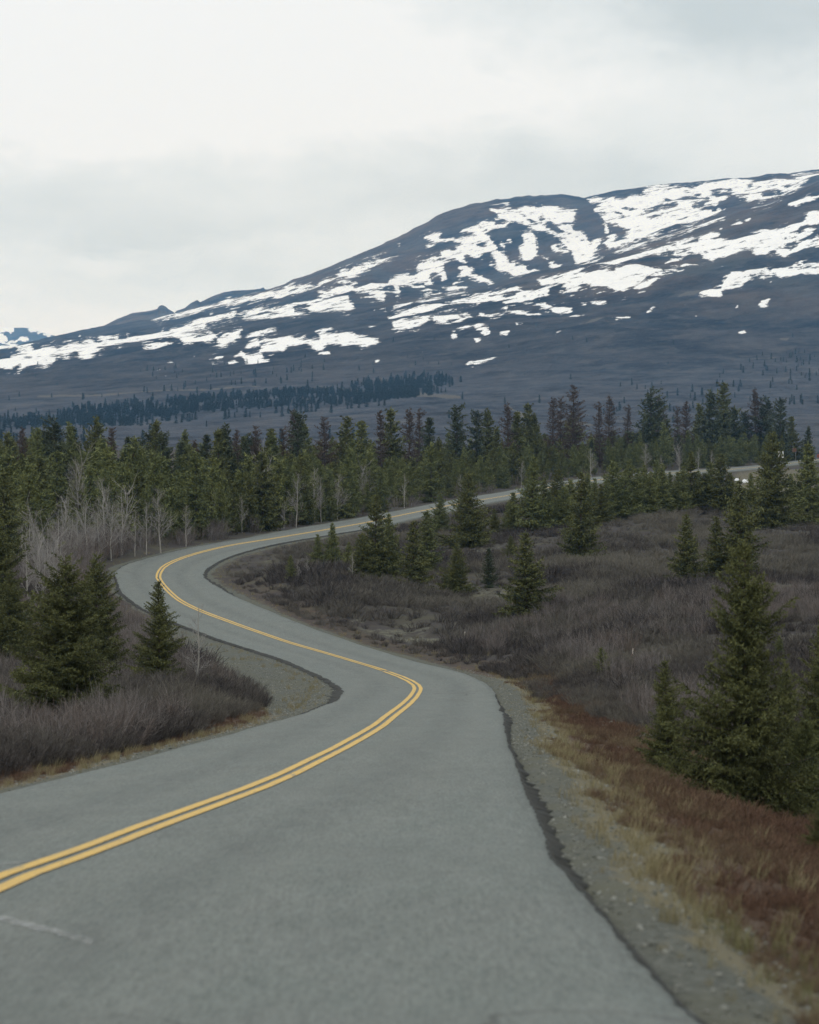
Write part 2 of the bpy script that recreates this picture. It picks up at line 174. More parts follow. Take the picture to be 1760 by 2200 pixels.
  (0,0.05614,0.00637,0.05742,0.01401,0.05911,0.01911,0.06145,0.02718,0.06251,0.03821,0.0642,0.03949,0.06293,0.03737,0.06242,0.0276,0.06208,0.02972,0.06081,0.03397,0.05975,0.03737,0.06017,0.03991,0.06251,0.04501,0.06293,0.04841,0.06378,0.04543,0.06632,0.0535,0.06675,0.05647,0.06781,0.06199,0.06802,0.06114,0.06675,0.05817,0.06569,0.06327,0.06526,0.06666,0.06632,0.07324,0.06675,0.07325,0.06378,0.06879,0.06378,0.06157,0.06336,0.05945,0.06187,0.05095,0.06251,0.04926,0.06039,0.04501,0.05975,0.03822,0.05848,0.03652,0.05784,0.02888,0.05827,0.02081,0.05699,0.01062,0.05572,0,0.0536),
  (0.04459,0.05869,0.04798,0.05911,0.05266,0.05784,0.05648,0.05827,0.05882,0.05699,0.05691,0.05572,0.05223,0.05636,0.04756,0.05742),
  (0.00849,0.0502,0.00892,0.05275,0.01401,0.05275,0.01911,0.05381,0.02293,0.05317,0.01911,0.05105,0.01402,0.04995),
  (0.02293,0.05339,0.02591,0.05466,0.0276,0.05402,0.03185,0.05466,0.0344,0.05551,0.03355,0.05657,0.03525,0.05614,0.03397,0.05445,0.02888,0.05254,0.02718,0.05381),
  (0.03482,0.05551,0.03822,0.05593,0.04714,0.0553,0.04289,0.05381,0.03822,0.05445),
  (0.06029,0.06929,0.06114,0.07035,0.06623,0.07099,0.07323,0.0729,0.07324,0.07014,0.06793,0.06929,0.06369,0.06844),
  (0.06412,0.06039,0.07176,0.06039,0.07007,0.05911,0.06582,0.05954),
  (0.0603,0.05996,0.0637,0.06039,0.06285,0.0589),
  (0.05563,0.05402,0.0637,0.05466,0.05946,0.0533),
  (0.00297,0.08265,0.00509,0.08286,0.0034,0.08222),
  (0.02971,0.08752,0.03247,0.08752,0.03141,0.08676),
  (0.08254,0.09815,0.08763,0.09964,0.0889,0.10006,0.09357,0.10006,0.10036,0.099,0.10418,0.10048,0.11139,0.10176,0.12072,0.10218,0.12327,0.10133,0.1203,0.10048,0.12158,0.09943,0.1237,0.10133,0.12794,0.10176,0.12921,0.10269,0.14194,0.1026,0.14109,0.10133,0.13855,0.10027,0.13261,0.10048,0.13389,0.09879,0.13855,0.09964,0.14406,0.10154,0.1394,0.09879,0.13856,0.09773,0.13262,0.0954,0.12881,0.09349,0.12159,0.0918,0.12032,0.09371,0.11565,0.09455,0.11056,0.09307,0.10971,0.09138,0.10886,0.09095,0.10462,0.09074,0.10292,0.08947,0.10844,0.09032,0.10929,0.08947,0.11141,0.09116,0.11141,0.08947,0.11311,0.08883,0.10972,0.08799,0.10505,0.08608,0.09869,0.08438,0.0936,0.08311,0.08723,0.08099,0.08172,0.07887,0.07323,0.07633,0.07323,0.07845,0.07747,0.08015,0.07916,0.08311,0.07746,0.08481,0.07322,0.08693,0.07321,0.08989,0.07746,0.08947,0.07321,0.09116,0.07321,0.09498,0.07745,0.09455,0.07787,0.09582,0.08042,0.0971,0.08127,0.09688,0.08381,0.09752),
  (0.13472,0.10387,0.13939,0.10451,0.14639,0.10493,0.15381,0.10514,0.15382,0.10387,0.14639,0.10345,0.14109,0.10324),
  (0.13496,0.09286,0.13941,0.09455,0.1428,0.09582,0.14641,0.09604,0.15384,0.09667,0.14642,0.09455,0.14196,0.09328,0.13772,0.09201),
  (0.11397,0.08587,0.11821,0.08735,0.11906,0.08672,0.11566,0.08587),
  (0.11948,0.08777,0.12245,0.08849,0.12118,0.08748),
  (0.12415,0.08947,0.12711,0.09006,0.12542,0.08917),
  (0.09996,0.08248,0.10209,0.08311,0.10081,0.08231),
  (0.09169,0.08036,0.0936,0.08176,0.09318,0.08078),
  (0.11057,0.08481,0.11227,0.0851,0.11142,0.08409),
  (0.07323,0.07294,0.07748,0.07379,0.08427,0.07675,0.08724,0.0776,0.09233,0.07909,0.09445,0.07887,0.09869,0.08057,0.10294,0.08015,0.10463,0.08248,0.11185,0.0829,0.11015,0.08163,0.10761,0.08099,0.1127,0.08099,0.11483,0.08015,0.11907,0.07993,0.12416,0.08184,0.12883,0.08311,0.13392,0.08502,0.13943,0.08608,0.14113,0.08735,0.14282,0.08989,0.14642,0.09074,0.15385,0.09328,0.15386,0.08693,0.14644,0.08481,0.14453,0.08481,0.13986,0.08481,0.13859,0.08269,0.13562,0.08099,0.1386,0.08099,0.14284,0.08269,0.14538,0.08311,0.14369,0.08099,0.14199,0.07972,0.13945,0.07887,0.13521,0.07803,0.13394,0.07633,0.13182,0.07506,0.13606,0.07506,0.1403,0.07803,0.14115,0.07845,0.14327,0.07887,0.14645,0.0793,0.15388,0.08057,0.15389,0.0776,0.14646,0.07633,0.14115,0.07591,0.13691,0.07379,0.1331,0.07252,0.13267,0.07379,0.13054,0.07421,0.12758,0.07294,0.12375,0.07294,0.12248,0.07506,0.11908,0.07464,0.11526,0.07336,0.11144,0.07294,0.10762,0.07209,0.1038,0.07464,0.1004,0.07421,0.09531,0.07442,0.09403,0.07591,0.09021,0.07527,0.08512,0.07421,0.08088,0.07252,0.07663,0.07124,0.07324,0.06976),
  (0.09022,0.07124,0.09446,0.07294,0.09955,0.07379,0.09701,0.07294,0.09277,0.07124),
  (0.09489,0.06997,0.10041,0.07082,0.1072,0.07209,0.10465,0.07082,0.09871,0.06976),
  (0.07324,0.06743,0.07961,0.06912,0.08597,0.06976,0.08937,0.06976,0.08555,0.06828,0.09107,0.06743,0.09447,0.0687,0.09956,0.06849,0.09702,0.06743,0.09023,0.06615,0.08598,0.06573,0.08131,0.06446,0.07749,0.06361,0.07325,0.06285),
  (0.08004,0.06319,0.08343,0.06446,0.08938,0.06573,0.08726,0.06467,0.08259,0.06297),
  (0.10255,0.06022,0.10467,0.06085,0.10722,0.06234,0.11146,0.06234,0.11231,0.06403,0.1157,0.06637,0.11825,0.06637,0.1191,0.06531,0.12122,0.067,0.12801,0.06849,0.12886,0.06722,0.13268,0.0687,0.13693,0.0687,0.13692,0.06997,0.13989,0.07103,0.14286,0.07082,0.14647,0.07209,0.15389,0.07421,0.15391,0.0687,0.14648,0.06743,0.14287,0.06722,0.13863,0.067,0.13269,0.06573,0.13141,0.06658,0.12759,0.06573,0.1225,0.06488,0.11826,0.06234,0.11486,0.06213,0.11146,0.06149,0.11189,0.05979,0.10977,0.05979,0.1068,0.06043),
  (0.11018,0.06934,0.11272,0.07048,0.1123,0.06946),
  (0.12802,0.06353,0.12993,0.06416,0.12929,0.0634),
  (0.0741,0.06064,0.07919,0.06136,0.07665,0.05992),
  (0.12591,0.05831,0.12888,0.05928,0.12803,0.05827),
  (0,0.05011,0.00552,0.05159,0.00764,0.05329,0.00722,0.05202,0.00552,0.0499,0,0.04862),
  (0.01635,0.04862,0.02124,0.04926,0.02209,0.04884,0.01911,0.04744),
  (0.0223,0.04884,0.02463,0.05011,0.02803,0.0499,0.02421,0.04939),
  (0.02293,0.0482,0.02506,0.04884,0.02888,0.04777,0.02909,0.04693,0.02718,0.04629,0.02421,0.04735),
  (0.03143,0.04663,0.03313,0.04756,0.03631,0.04765,0.03483,0.04633,0.03355,0.04701),
  (0.03759,0.04981,0.04141,0.05019,0.04077,0.0493,0.03822,0.0493),
  (0.01487,0.0465,0.01614,0.04693,0.01763,0.04565,0.01508,0.04506),
  (0.02294,0.0451,0.02464,0.04455,0.02633,0.04455,0.02379,0.04379),
  (0.0189,0.03568,0.02166,0.03738,0.02464,0.03716,0.02931,0.03823,0.03228,0.03916,0.02974,0.03772,0.02379,0.03589,0.02167,0.03581),
  (0.05161,0.04578,0.05352,0.04676,0.055,0.04693,0.05224,0.04557),
  (0.0102,0.03475,0.01168,0.03576,0.01105,0.03496),
  (0.01444,0.03644,0.01593,0.03712,0.01529,0.03649),
  (0.00361,0.04026,0.00552,0.04128,0.00467,0.04014),
  (0.01763,0.04425,0.01933,0.04459,0.01911,0.04413),
  (0.01593,0.04311,0.01805,0.04294,0.01784,0.04268),
  (0.00085,0.04035,0.00191,0.04056,0.00127,0.04005),
  (0.07156,0.05138,0.07326,0.05202,0.07326,0.05117),
  (0.07029,0.0499,0.07178,0.05032,0.07093,0.04964),
  (0.08472,0.05541,0.08684,0.05711,0.08854,0.05728,0.08684,0.05584,0.08515,0.0549),
  (0.09746,0.05711,0.09916,0.05796,0.09873,0.05711),
  (0.10086,0.05371,0.10383,0.05422,0.10256,0.05312),
  (0.07326,0.05202,0.07581,0.05265,0.07835,0.05308,0.07963,0.05265,0.07581,0.05096,0.07326,0.05138),
  (0.12464,0.05732,0.12718,0.05923,0.12633,0.05796,0.1293,0.05944,0.12888,0.05859,0.12697,0.05668),
  (0.11615,0.05575,0.11742,0.05677,0.11784,0.05605,0.11657,0.05541),
  (0.11744,0.04769,0.11892,0.04956,0.12041,0.04964,0.11935,0.04811),
  (0.12712,0.04748,0.12805,0.04786,0.12814,0.04735),
  (0.09556,0.05202,0.0964,0.05244,0.09619,0.05189),
  (0.0981,0.05274,0.09895,0.05223,0.09832,0.0521),
  (0.10915,0.05117,0.11021,0.05147,0.11,0.051),
  (0.14373,0.06356,0.14585,0.06347,0.14501,0.06322),
  (0.11106,0.05108,0.11212,0.05138,0.11148,0.05074),
  (-0.07325,0.05693,-0.07992,0.05527,-0.08824,0.05294,-0.09407,0.05161,-0.08824,0.05227,-0.07325,0.05593),
  (-0.07326,0.05261,-0.07992,0.05128,-0.07576,0.05144,-0.08658,0.04895,-0.07326,0.04895),
  (-0.00816,0.06824,-0.00499,0.07023,0,0.07106,0,0.06608,-0.003,0.06558,-0.00583,0.06591),
  (-0.02761,0.06675,-0.02421,0.06955,-0.01912,0.07125,-0.01063,0.07464,-0.00298,0.07549,-0.00723,0.07379,-0.01402,0.07082,-0.02082,0.06701,-0.02591,0.06641),
  (-0.00553,0.07871,-0.00112,0.07947,-0.00383,0.07845),
  (-0.02082,0.06446,-0.01572,0.06472,-0.01232,0.06641,-0.01063,0.06573,-0.00723,0.06404,-0.00723,0.06192,-0.01402,0.0598,-0.01912,0.06192)]
SNOW_HOLES = [(-0.13869,0.0387,-0.13699,0.03912,-0.13487,0.03857,-0.13508,0.03772,-0.13763,0.03772),
  (-0.14189,0.03509,-0.13891,0.03602,-0.13828,0.03551,-0.14146,0.03445),
  (-0.13084,0.03721,-0.12935,0.03721,-0.12956,0.03687),
  (0.04754,0.08455,0.05093,0.08519,0.05561,0.08286,0.05264,0.08235),
  (0.05157,0.09197,0.0539,0.09091,0.05178,0.09112),
  (0.04287,0.09112,0.04563,0.08985,0.04329,0.09027),
  (0.04542,0.08752,0.04754,0.08943,0.04923,0.08815,0.04711,0.08582),
  (0.02398,0.07904,0.02759,0.0782,0.02717,0.07756,0.02462,0.07798),
  (0.02504,0.08349,0.02802,0.08349,0.02759,0.08222,0.02589,0.08243),
  (0.02229,0.07989,0.02377,0.07925,0.02292,0.07917),
  (0.05561,0.0801,0.05773,0.07989,0.05646,0.07955),
  (0.09018,0.0954,0.09188,0.09561,0.094,0.09455,0.09867,0.09646,0.10461,0.09794,0.10376,0.09688,0.10291,0.09604,0.1097,0.09582,0.11395,0.09646,0.11776,0.09688,0.1237,0.09773,0.12498,0.09837,0.13092,0.099,0.13304,0.0971,0.12965,0.09625,0.1288,0.09498,0.12668,0.09477,0.12498,0.09625,0.12116,0.09561,0.11565,0.09455,0.1114,0.09498,0.10716,0.09413,0.09867,0.09392,0.09231,0.09349),
  (0.10715,0.09794,0.10885,0.09921,0.11436,0.09964,0.11628,0.09794,0.1131,0.09688,0.11013,0.09667),
  (0.10037,0.09244,0.10292,0.09328,0.10843,0.09349,0.10462,0.09159,0.10122,0.09095),
  (0.07321,0.09201,0.0817,0.09138,0.08722,0.09159,0.09019,0.09244,0.0957,0.09328,0.09613,0.0918,0.09358,0.09095,0.09019,0.09074,0.08552,0.08947,0.07958,0.08926,0.08425,0.08989,0.0834,0.09116,0.07576,0.09116),
  (0.08255,0.0882,0.08807,0.08905,0.09062,0.08799,0.08552,0.08756),
  (0.09423,0.08672,0.09783,0.0882,0.10038,0.08756,0.09699,0.0865),
  (0.10081,0.08693,0.10462,0.0882,0.10293,0.08693),
  (0.07406,0.09032,0.07746,0.08947,0.07576,0.08917),
  (0.10292,0.08947,0.10547,0.09095,0.10971,0.09138,0.11141,0.09116,0.10929,0.08926,0.10632,0.08947),
  (0.08786,0.08502,0.09083,0.08481,0.08893,0.08447),
  (0.08361,0.09286,0.08552,0.09277,0.08509,0.09244),
  (0.09148,0.07718,0.09254,0.07781,0.09276,0.07675)]
TAN = [(-0.13326,0.02515,-0.11327,0.02565,-0.07329,0.02723,-0.0533,0.02798,-0.0533,0.02756,-0.07329,0.02681,-0.11327,0.02515,-0.13326,0.02465),
  (-0.03165,0.02781,-0.01999,0.02698,-0.00333,0.02582,0.01333,0.02498,0.01999,0.02448,0.01333,0.02398,-0.00333,0.02498,-0.01999,0.02631),
  (0,0.02631,0.00999,0.02565,0.01832,0.02465,0,0.02465),
  (0.03415,0.02199,0.03998,0.01916,0.04498,0.01666,0.04831,0.01582,0.03998,0.01732),
  (0.04665,0.01666,0.05831,0.01582,0.06997,0.01466,0.05831,0.01499),
  (0.11824,0.03797,0.12657,0.0393,0.13489,0.0403,0.12657,0.03863),
  (0.12988,0.04545,0.13654,0.04595,0.13488,0.04495),
  (0.05828,0.04795,0.06494,0.05078,0.07326,0.05294,0.0666,0.05028),
  (0.09489,0.05992,0.09988,0.06192,0.10654,0.06292,0.10155,0.06059)]
WOOD = [(-0.12495,0.01782,-0.11328,0.02132,-0.09162,0.02232,-0.07329,0.02398,-0.05997,0.02498,-0.03998,0.02698,-0.01999,0.02865,0,0.03131,0.01332,0.03131,0.01999,0.03031,0.01333,0.02698,0,0.02365,-0.01666,0.02132,-0.03998,0.01916,-0.0733,0.01682,-0.10496,0.01466,-0.12495,0.01466),
  (-0.14661,0.01582,-0.12495,0.01666,-0.12495,0.01416,-0.14661,0.01366)]
SPARSE = [(-0.14659,0.02498,-0.09661,0.02498,-0.09663,0.01416,-0.14662,0.01166),
  (0.11325,0.03331,0.12656,0.03996,0.14987,0.04329,0.14993,0.02165,0.12661,0.01999,0.10994,0.02498),
  (0,0.03663,0.01998,0.03996,0.02165,0.02831,0,0.02665),
  (0.06996,0.02998,0.11325,0.03331,0.11329,0.01666,0.06997,0.01666),
  (-0.14662,0.01166,-0.11329,0.01333,-0.11331,0.00666,-0.14663,0.00666),
  (-0.0966,0.03497,0,0.03996,0,0.03164,-0.09661,0.02498)]
CURVES = [(752, [(-0.36324, 0.00666), (0.36991, 0.00666)]),
  (1300, [(-0.36323, 0.008), (-0.14663, 0.008), (0, 0.00833), (0.14662, 0.00916), (0.36989, 0.00916)]),
  (2100, [(-0.36321, 0.01249), (-0.14661, 0.01383), (-0.0733, 0.01616), (-0.02999, 0.01916), (0, 0.02199), (0.06996, 0.02199), (0.14659, 0.02249), (0.36981, 0.02249)]),
  (2650, [(-0.36316, 0.02049), (-0.14659, 0.02382), (-0.07329, 0.02665), (-0.02998, 0.02798), (0, 0.02865), (0.06995, 0.03197), (0.14656, 0.03414), (0.36972, 0.03747)]),
  (3400, [(-0.36312, 0.02631), (-0.14657, 0.03131), (-0.07328, 0.0358), (0, 0.04412), (0.06993, 0.05078), (0.14652, 0.05161), (0.3696, 0.0566)]),
  (4500, [(-0.36315, 0.02232), (-0.14656, 0.0373), (-0.09658, 0.04462), (-0.06327, 0.05044), (-0.02997, 0.05593), (0, 0.06009), (0.01365, 0.06242), (0.02963, 0.06524), (0.04245, 0.06923), (0.05942, 0.07223), (0.07323, 0.07655), (0.0872, 0.0812), (0.09868, 0.08452), (0.10966, 0.08818), (0.12163, 0.092), (0.12878, 0.09366), (0.1464, 0.10196), (0.36926, 0.11193)]),
  (4900, [(-0.36314, 0.02292), (-0.14655, 0.0379), (-0.13323, 0.04006), (-0.1199, 0.04214), (-0.10657, 0.04417), (-0.09325, 0.04621), (-0.07992, 0.04864), (-0.0666, 0.05112), (-0.05328, 0.0536), (-0.03996, 0.05613), (-0.02664, 0.05866), (-0.01332, 0.06046), (0, 0.06004), (0.01332, 0.0596), (0.02664, 0.06039), (0.03995, 0.06413), (0.05327, 0.06682), (0.06658, 0.07014), (0.07989, 0.07444), (0.0932, 0.07861), (0.1065, 0.08281), (0.11981, 0.0871), (0.13311, 0.09138), (0.14641, 0.09765), (0.36932, 0.10263)]),
  (6200, [(-0.36316, 0.01965), (-0.14655, 0.04129), (-0.12988, 0.04545), (-0.11073, 0.04928), (-0.08991, 0.05244), (-0.06659, 0.05826), (-0.04828, 0.06358), (-0.02763, 0.07106), (-0.01065, 0.07854), (0.00083, 0.08386), (0.00982, 0.08934), (0.01997, 0.09316), (0.03178, 0.09549), (0.04159, 0.09632), (0.05391, 0.09698), (0.06239, 0.09615), (0.06572, 0.09682), (0.0742, 0.09864), (0.09982, 0.10113), (0.1251, 0.10346), (0.14639, 0.10562), (0.36924, 0.11558)]),
  (8200, [(-0.36324, 0.00666), (-0.14659, 0.02498), (0.00333, 0.05992), (0.14645, 0.07987), (0.36939, 0.08984)])]
HILLS = [('brown', 7600, [(-0.12156, 0.04662), (-0.11073, 0.04928), (-0.10489, 0.05227), (-0.09906, 0.0546), (-0.09323, 0.05527), (-0.09024, 0.0561), (-0.08957, 0.0571), (-0.08857, 0.05743), (-0.08724, 0.05693), (-0.08624, 0.05593), (-0.08458, 0.05493), (-0.07992, 0.05161)], 0), ('rocky', 7300, [(-0.08658, 0.05161), (-0.08325, 0.05527), (-0.08025, 0.05626), (-0.07825, 0.05793), (-0.07591, 0.05909), (-0.07492, 0.05826), (-0.07159, 0.05992), (-0.06659, 0.06192), (-0.06326, 0.06258), (-0.05743, 0.06292), (-0.05327, 0.06342), (-0.05227, 0.06391), (-0.05161, 0.06325), (-0.04828, 0.06308), (-0.04728, 0.06391), (-0.04561, 0.06391), (-0.04411, 0.06258), (-0.03662, 0.05992)], 0), ('snowy', 11500, [(-0.2298, 0.04329), (-0.17982, 0.05161), (-0.15651, 0.04994), (-0.14653, 0.04928), (-0.1432, 0.04895), (-0.1382, 0.04911), (-0.13354, 0.04861), (-0.13121, 0.04762), (-0.12655, 0.04628), (-0.1199, 0.04329)], .02)]
ZONES = {'gravel_infield': [(-2.77, 114.45), (-3.23, 124.97), (-5.62, 140.33), (-8.09, 151.56), (-11.31, 165.37), (-14.28, 178.36), (-17.35, 189.12), (-16.47, 170.26), (-12.16, 148.7), (-10.03, 130.64), (-7.77, 116.4), (-5.64, 105.55), (-4.55, 90.87), (-3.86, 88.94), (-3.14, 98.94)],
  'dry_far': [(57.48, 507.21), (76.48, 665.11), (89.03, 693.82), (101.18, 689.94), (64.6, 440.44), (55.59, 438.89)],
  'lichen_a': [(-4.45, 190.38), (-3.36, 201.67), (-2.53, 189.68), (0.62, 186.66), (3.5, 174.64), (3.1, 169.19), (0, 176.38), (-3.04, 182.31)],
  'lichen_b': [(7.88, 189), (9.88, 185.2), (9.15, 163.76), (7.4, 164.39), (5.91, 168.79), (7.64, 176.1)]}
SPRUCES = [(6.49, 53.68, 5.49, 'hero:0:g', 0.74, 'tallest spruce on the right, olive green with bare lower boughs beside the road', None),
  (6.37, 68.33, 3.09, 'hero:2:g', 0.86, 'bushy dark spruce just left of the tallest roadside spruce', None),
  (7.83, 58.04, 3.24, 'hero:1:g', 0.68, 'broad spruce just right of the tallest roadside spruce', None),
  (11.04, 74.81, 4.12, 'hero:2:g', 0.85, 'spruce cut off by the right edge behind the roadside group', None),
  (5.97, 39.89, 0.95, 'hero:3:g', 1.00, 'low bushy spruce at the right edge, nearest the viewer', None),
  (8.99, 130.20, 1.50, 'mid:3:o', 1.30, 'tiny lone spruce sapling standing in the brush right of the near bend', None),
  (16.34, 123.23, 1.34, 'mid:3:o', 1.20, 'small thin sapling behind the roadside spruces on the right', None),
  (-9.98, 81.51, 5.28, 'hero:3:g', 0.98, 'largest bushy dark spruce on the left above the near brush', None),
  (-13.26, 118.28, 5.84, 'hero:1:g', 0.85, 'narrow spruce leaning its boughs right, behind the largest left spruce', None),
  (-9.10, 101.93, 4.46, 'hero:2:g', 0.88, 'lone dark spruce whose tip crosses the yellow line on the left', None),
  (-10.48, 108.25, 1.18, 'mid:2:g', 1.00, 'small bushy spruce at the foot of the lone left spruce', None),
  (-18.57, 129.10, 5.04, 'hero:0:g', 1.10, 'spruce at the left edge behind the largest left spruce', None),
  (-20.19, 136.25, 7.50, 'hero:0:g', 0.90, 'tall spruce cut off by the left edge below the forest', None),
  (-11.16, 79.06, 1.16, 'mid:2:o', 1.00, 'low yellowish green spruce in the left corner above the brush', None),
  (-7.55, 104.02, 1.08, 'mid:3:o', 1.00, 'slim sapling beside the thin bare pole tree on the left', None),
  (-6.84, 80.98, 0.46, 'mid:1:o', 1.10, 'tiny green sapling poking out of the near left brush', None),
  (-31.59, 233.86, 8.97, 'mid:2:o', 0.90, 'tall yellowish spruce at the left edge of the forest', None),
  (-29.70, 204.71, 8.87, 'mid:0:g', 1.00, 'dark spruce on the far left edge in front of the forest', None),
  (20.76, 209.25, 5.48, 'mid:0:g', 1.00, 'leftmost of the three spruces in the brush behind the tallest right spruce', None),
  (23.37, 213.34, 4.98, 'mid:1:g', 1.10, 'middle one of the three spruces in the brush behind the tallest right spruce', None),
  (25.08, 212.47, 7.72, 'mid:0:g', 0.95, 'rightmost and tallest of the three spruces in the brush at right', None),
  (14.88, 245.16, 8.17, 'mid:1:g', 1.05, 'slim tall spruce alone on the brush slope right of centre', None),
  (38.48, 297.47, 10.36, 'mid:2:g', 0.95, 'wide dark spruce left of the rightmost spruce by the far road', None),
  (43.87, 307.42, 9.27, 'mid:0:o', 1.20, 'rightmost large spruce standing before the far road signs', None),
  (34.55, 344.34, 7.75, 'mid:1:g', 1.10, 'tall spruce left of the snow lumps by the far road', None),
  (38.45, 344.24, 7.69, 'mid:3:g', 1.30, 'narrow tall spruce directly left of the snow lumps', None),
  (32.04, 344.48, 5.28, 'mid:0:o', 1.00, 'spruce second from the snow lumps, beside the far road', None),
  (36.78, 347.46, 5.10, 'mid:2:g', 1.00, 'short wide spruce between two narrow tall ones by the far road', None),
  (26.11, 329.74, 6.87, 'mid:1:o', 1.10, 'spruce rising above the row in front of the receding far road', None),
  (5.90, 280.69, 7.49, 'mid:2:g', 1.05, 'broad dark spruce in front of the middle of the far road', None),
  (3.32, 306.26, 5.05, 'mid:0:o', 1.10, 'spruce just left of the broad dark one below the far road', None),
  (1.46, 236.81, 5.37, 'mid:3:o', 1.20, 'thin olive spruce behind the dark narrow one in the field', None),
  (0.40, 219.12, 5.59, 'mid:1:g', 1.15, 'dark narrow spruce in the middle of the brush field', None),
  (-2.77, 224.26, 7.11, 'mid:1:g', 1.00, 'tallest dark spire in the clump inside the far bend', None),
  (-3.87, 223.00, 3.91, 'mid:2:g', 1.10, 'wide dark spruce at the left foot of the tallest clump spire', None),
  (-1.59, 226.94, 5.56, 'mid:0:o', 1.00, 'olive spruce at the right side of the clump inside the far bend', None),
  (-7.95, 242.08, 3.03, 'mid:1:o', 1.20, 'leftmost small olive spruce of the pair near the far bend', None),
  (-6.70, 242.17, 4.16, 'mid:0:o', 1.00, 'taller of the two olive spruces near the far bend', None),
  (-5.15, 237.77, 2.54, 'mid:1:o', 1.30, 'short spruce between the olive pair and the dark clump', None),
  (-9.40, 220.96, 2.10, 'mid:3:o', 1.20, 'small yellowish spruce closest to the inside of the far bend', None),
  (3.71, 217.84, 4.03, 'mid:2:g', 1.00, 'dark spruce with wide skirt in the centre of the brush field', None),
  (7.85, 185.91, 5.83, 'mid:0:g', 1.15, 'largest dark spruce standing in the brush field at centre right', None),
  (9.07, 249.46, 2.50, 'mid:2:g', 1.00, 'short spruce half hidden behind the largest brush field spruce', None),
  (6.26, 220.82, 3.20, 'mid:3:d', 1.10, 'thin sparse pale spruce left of the largest brush field spruce', None),
  (9.43, 310.71, 2.75, 'mid:2:g', 1.00, 'small conical spruce right of the broad dark one by the road', None),
  (13.46, 306.99, 8.19, 'mid:0:o', 1.00, 'tall spruce crossing the far road right of the centre', None),
  (15.12, 316.10, 5.59, 'mid:1:g', 1.10, 'dark spruce just right of the tall one crossing the far road', None),
  (10.97, 311.82, 3.33, 'mid:1:o', 1.20, 'small olive spruce left of the tall one crossing the far road', None),
  (11.56, 309.49, 4.33, 'mid:3:o', 1.30, 'slim olive spruce touching the tall one crossing the far road', None),
  (15.40, 307.96, 4.19, 'mid:3:o', 0.99, 'spruce in the row before the receding far road, first from the left', 'spruce row before the far road'),
  (16.49, 314.04, 6.42, 'mid:2:g', 0.99, 'spruce in the row before the receding far road, second from the left', 'spruce row before the far road'),
  (16.99, 308.79, 4.65, 'mid:2:o', 1.16, 'spruce in the row before the receding far road, third from the left', 'spruce row before the far road'),
  (17.98, 312.66, 5.25, 'mid:2:o', 1.06, 'spruce in the row before the receding far road, fourth from the left', 'spruce row before the far road'),
  (20.43, 320.88, 5.75, 'mid:0:o', 1.12, 'spruce in the row before the receding far road, fifth from the left', 'spruce row before the far road'),
  (21.00, 318.10, 5.20, 'mid:1:o', 1.04, 'spruce in the row before the receding far road, sixth from the left', 'spruce row before the far road'),
  (21.65, 316.81, 4.53, 'mid:1:g', 1.18, 'spruce in the row before the receding far road, seventh from the left', 'spruce row before the far road'),
  (22.68, 320.87, 4.86, 'mid:1:o', 1.17, 'spruce in the row before the receding far road, eighth from the left', 'spruce row before the far road'),
  (23.65, 323.90, 6.85, 'mid:2:o', 1.22, 'spruce in the row before the receding far road, ninth from the left', 'spruce row before the far road'),
  (24.76, 328.67, 5.37, 'mid:1:o', 1.07, 'spruce in the row before the receding far road, tenth from the left', 'spruce row before the far road'),
  (25.33, 326.04, 5.75, 'mid:1:o', 1.02, 'spruce in the row before the receding far road, eleventh from the left', 'spruce row before the far road'),
  (26.77, 329.12, 5.82, 'mid:3:o', 1.13, 'spruce in the row before the receding far road, twelfth from the left', 'spruce row before the far road'),
  (28.39, 339.22, 6.26, 'mid:0:o', 1.21, 'spruce in the row before the receding far road, thirteenth from the left', 'spruce row before the far road'),
  (28.41, 330.32, 5.32, 'mid:1:o', 1.18, 'spruce in the row before the receding far road, fourteenth from the left', 'spruce row before the far road'),
  (30.23, 342.13, 6.85, 'mid:0:o', 1.08, 'spruce in the row before the receding far road, fifteenth from the left', 'spruce row before the far road'),
  (30.79, 339.56, 6.42, 'mid:0:o', 1.16, 'spruce in the row before the receding far road, sixteenth from the left', 'spruce row before the far road'),
  (32.75, 341.73, 5.34, 'mid:3:o', 1.10, 'spruce in the row before the receding far road, seventeenth from the left', 'spruce row before the far road'),
  (33.41, 340.83, 6.06, 'mid:1:o', 1.08, 'spruce in the row before the receding far road, eighteenth from the left', 'spruce row before the far road'),
  (35.92, 347.52, 5.39, 'mid:0:o', 1.05, 'spruce in the row before the receding far road, nineteenth from the left', 'spruce row before the far road'),
  (37.52, 347.40, 6.52, 'mid:0:o', 1.17, 'spruce in the row before the receding far road, twentieth from the left', 'spruce row before the far road'),
  (39.80, 347.02, 5.11, 'mid:2:g', 1.03, 'spruce in the row before the receding far road, twenty first from the left', 'spruce row before the far road'),
  (42.22, 345.99, 4.94, 'mid:0:o', 0.99, 'spruce in the row before the receding far road, twenty second from the left', 'spruce row before the far road'),
  (46.77, 342.18, 4.78, 'mid:0:o', 1.15, 'spruce in the row before the receding far road, twenty third from the left', 'spruce row before the far road'),
  (7.76, 55.19, 2.42, 'hero:0:o', 0.75, 'lighter green spruce at right between the broad spruce and the frame edge', None),
  (-49.67, 339.83, 7.08, 'far:1:g', 1.05, 'green pointed spruce rising above the forest skyline, first of its kind from the left', None),
  (-47.20, 341.27, 8.96, 'dead:1', 1.00, 'rust brown dead spruce rising above the forest skyline, first of its kind from the left', None),
  (-45.32, 348.67, 7.98, 'darktop:0', 1.05, 'dark ragged spruce rising above the forest skyline, first of its kind from the left', None),
  (-43.70, 344.11, 9.84, 'darktop:1', 1.05, 'dark ragged spruce rising above the forest skyline, second of its kind from the left', None),
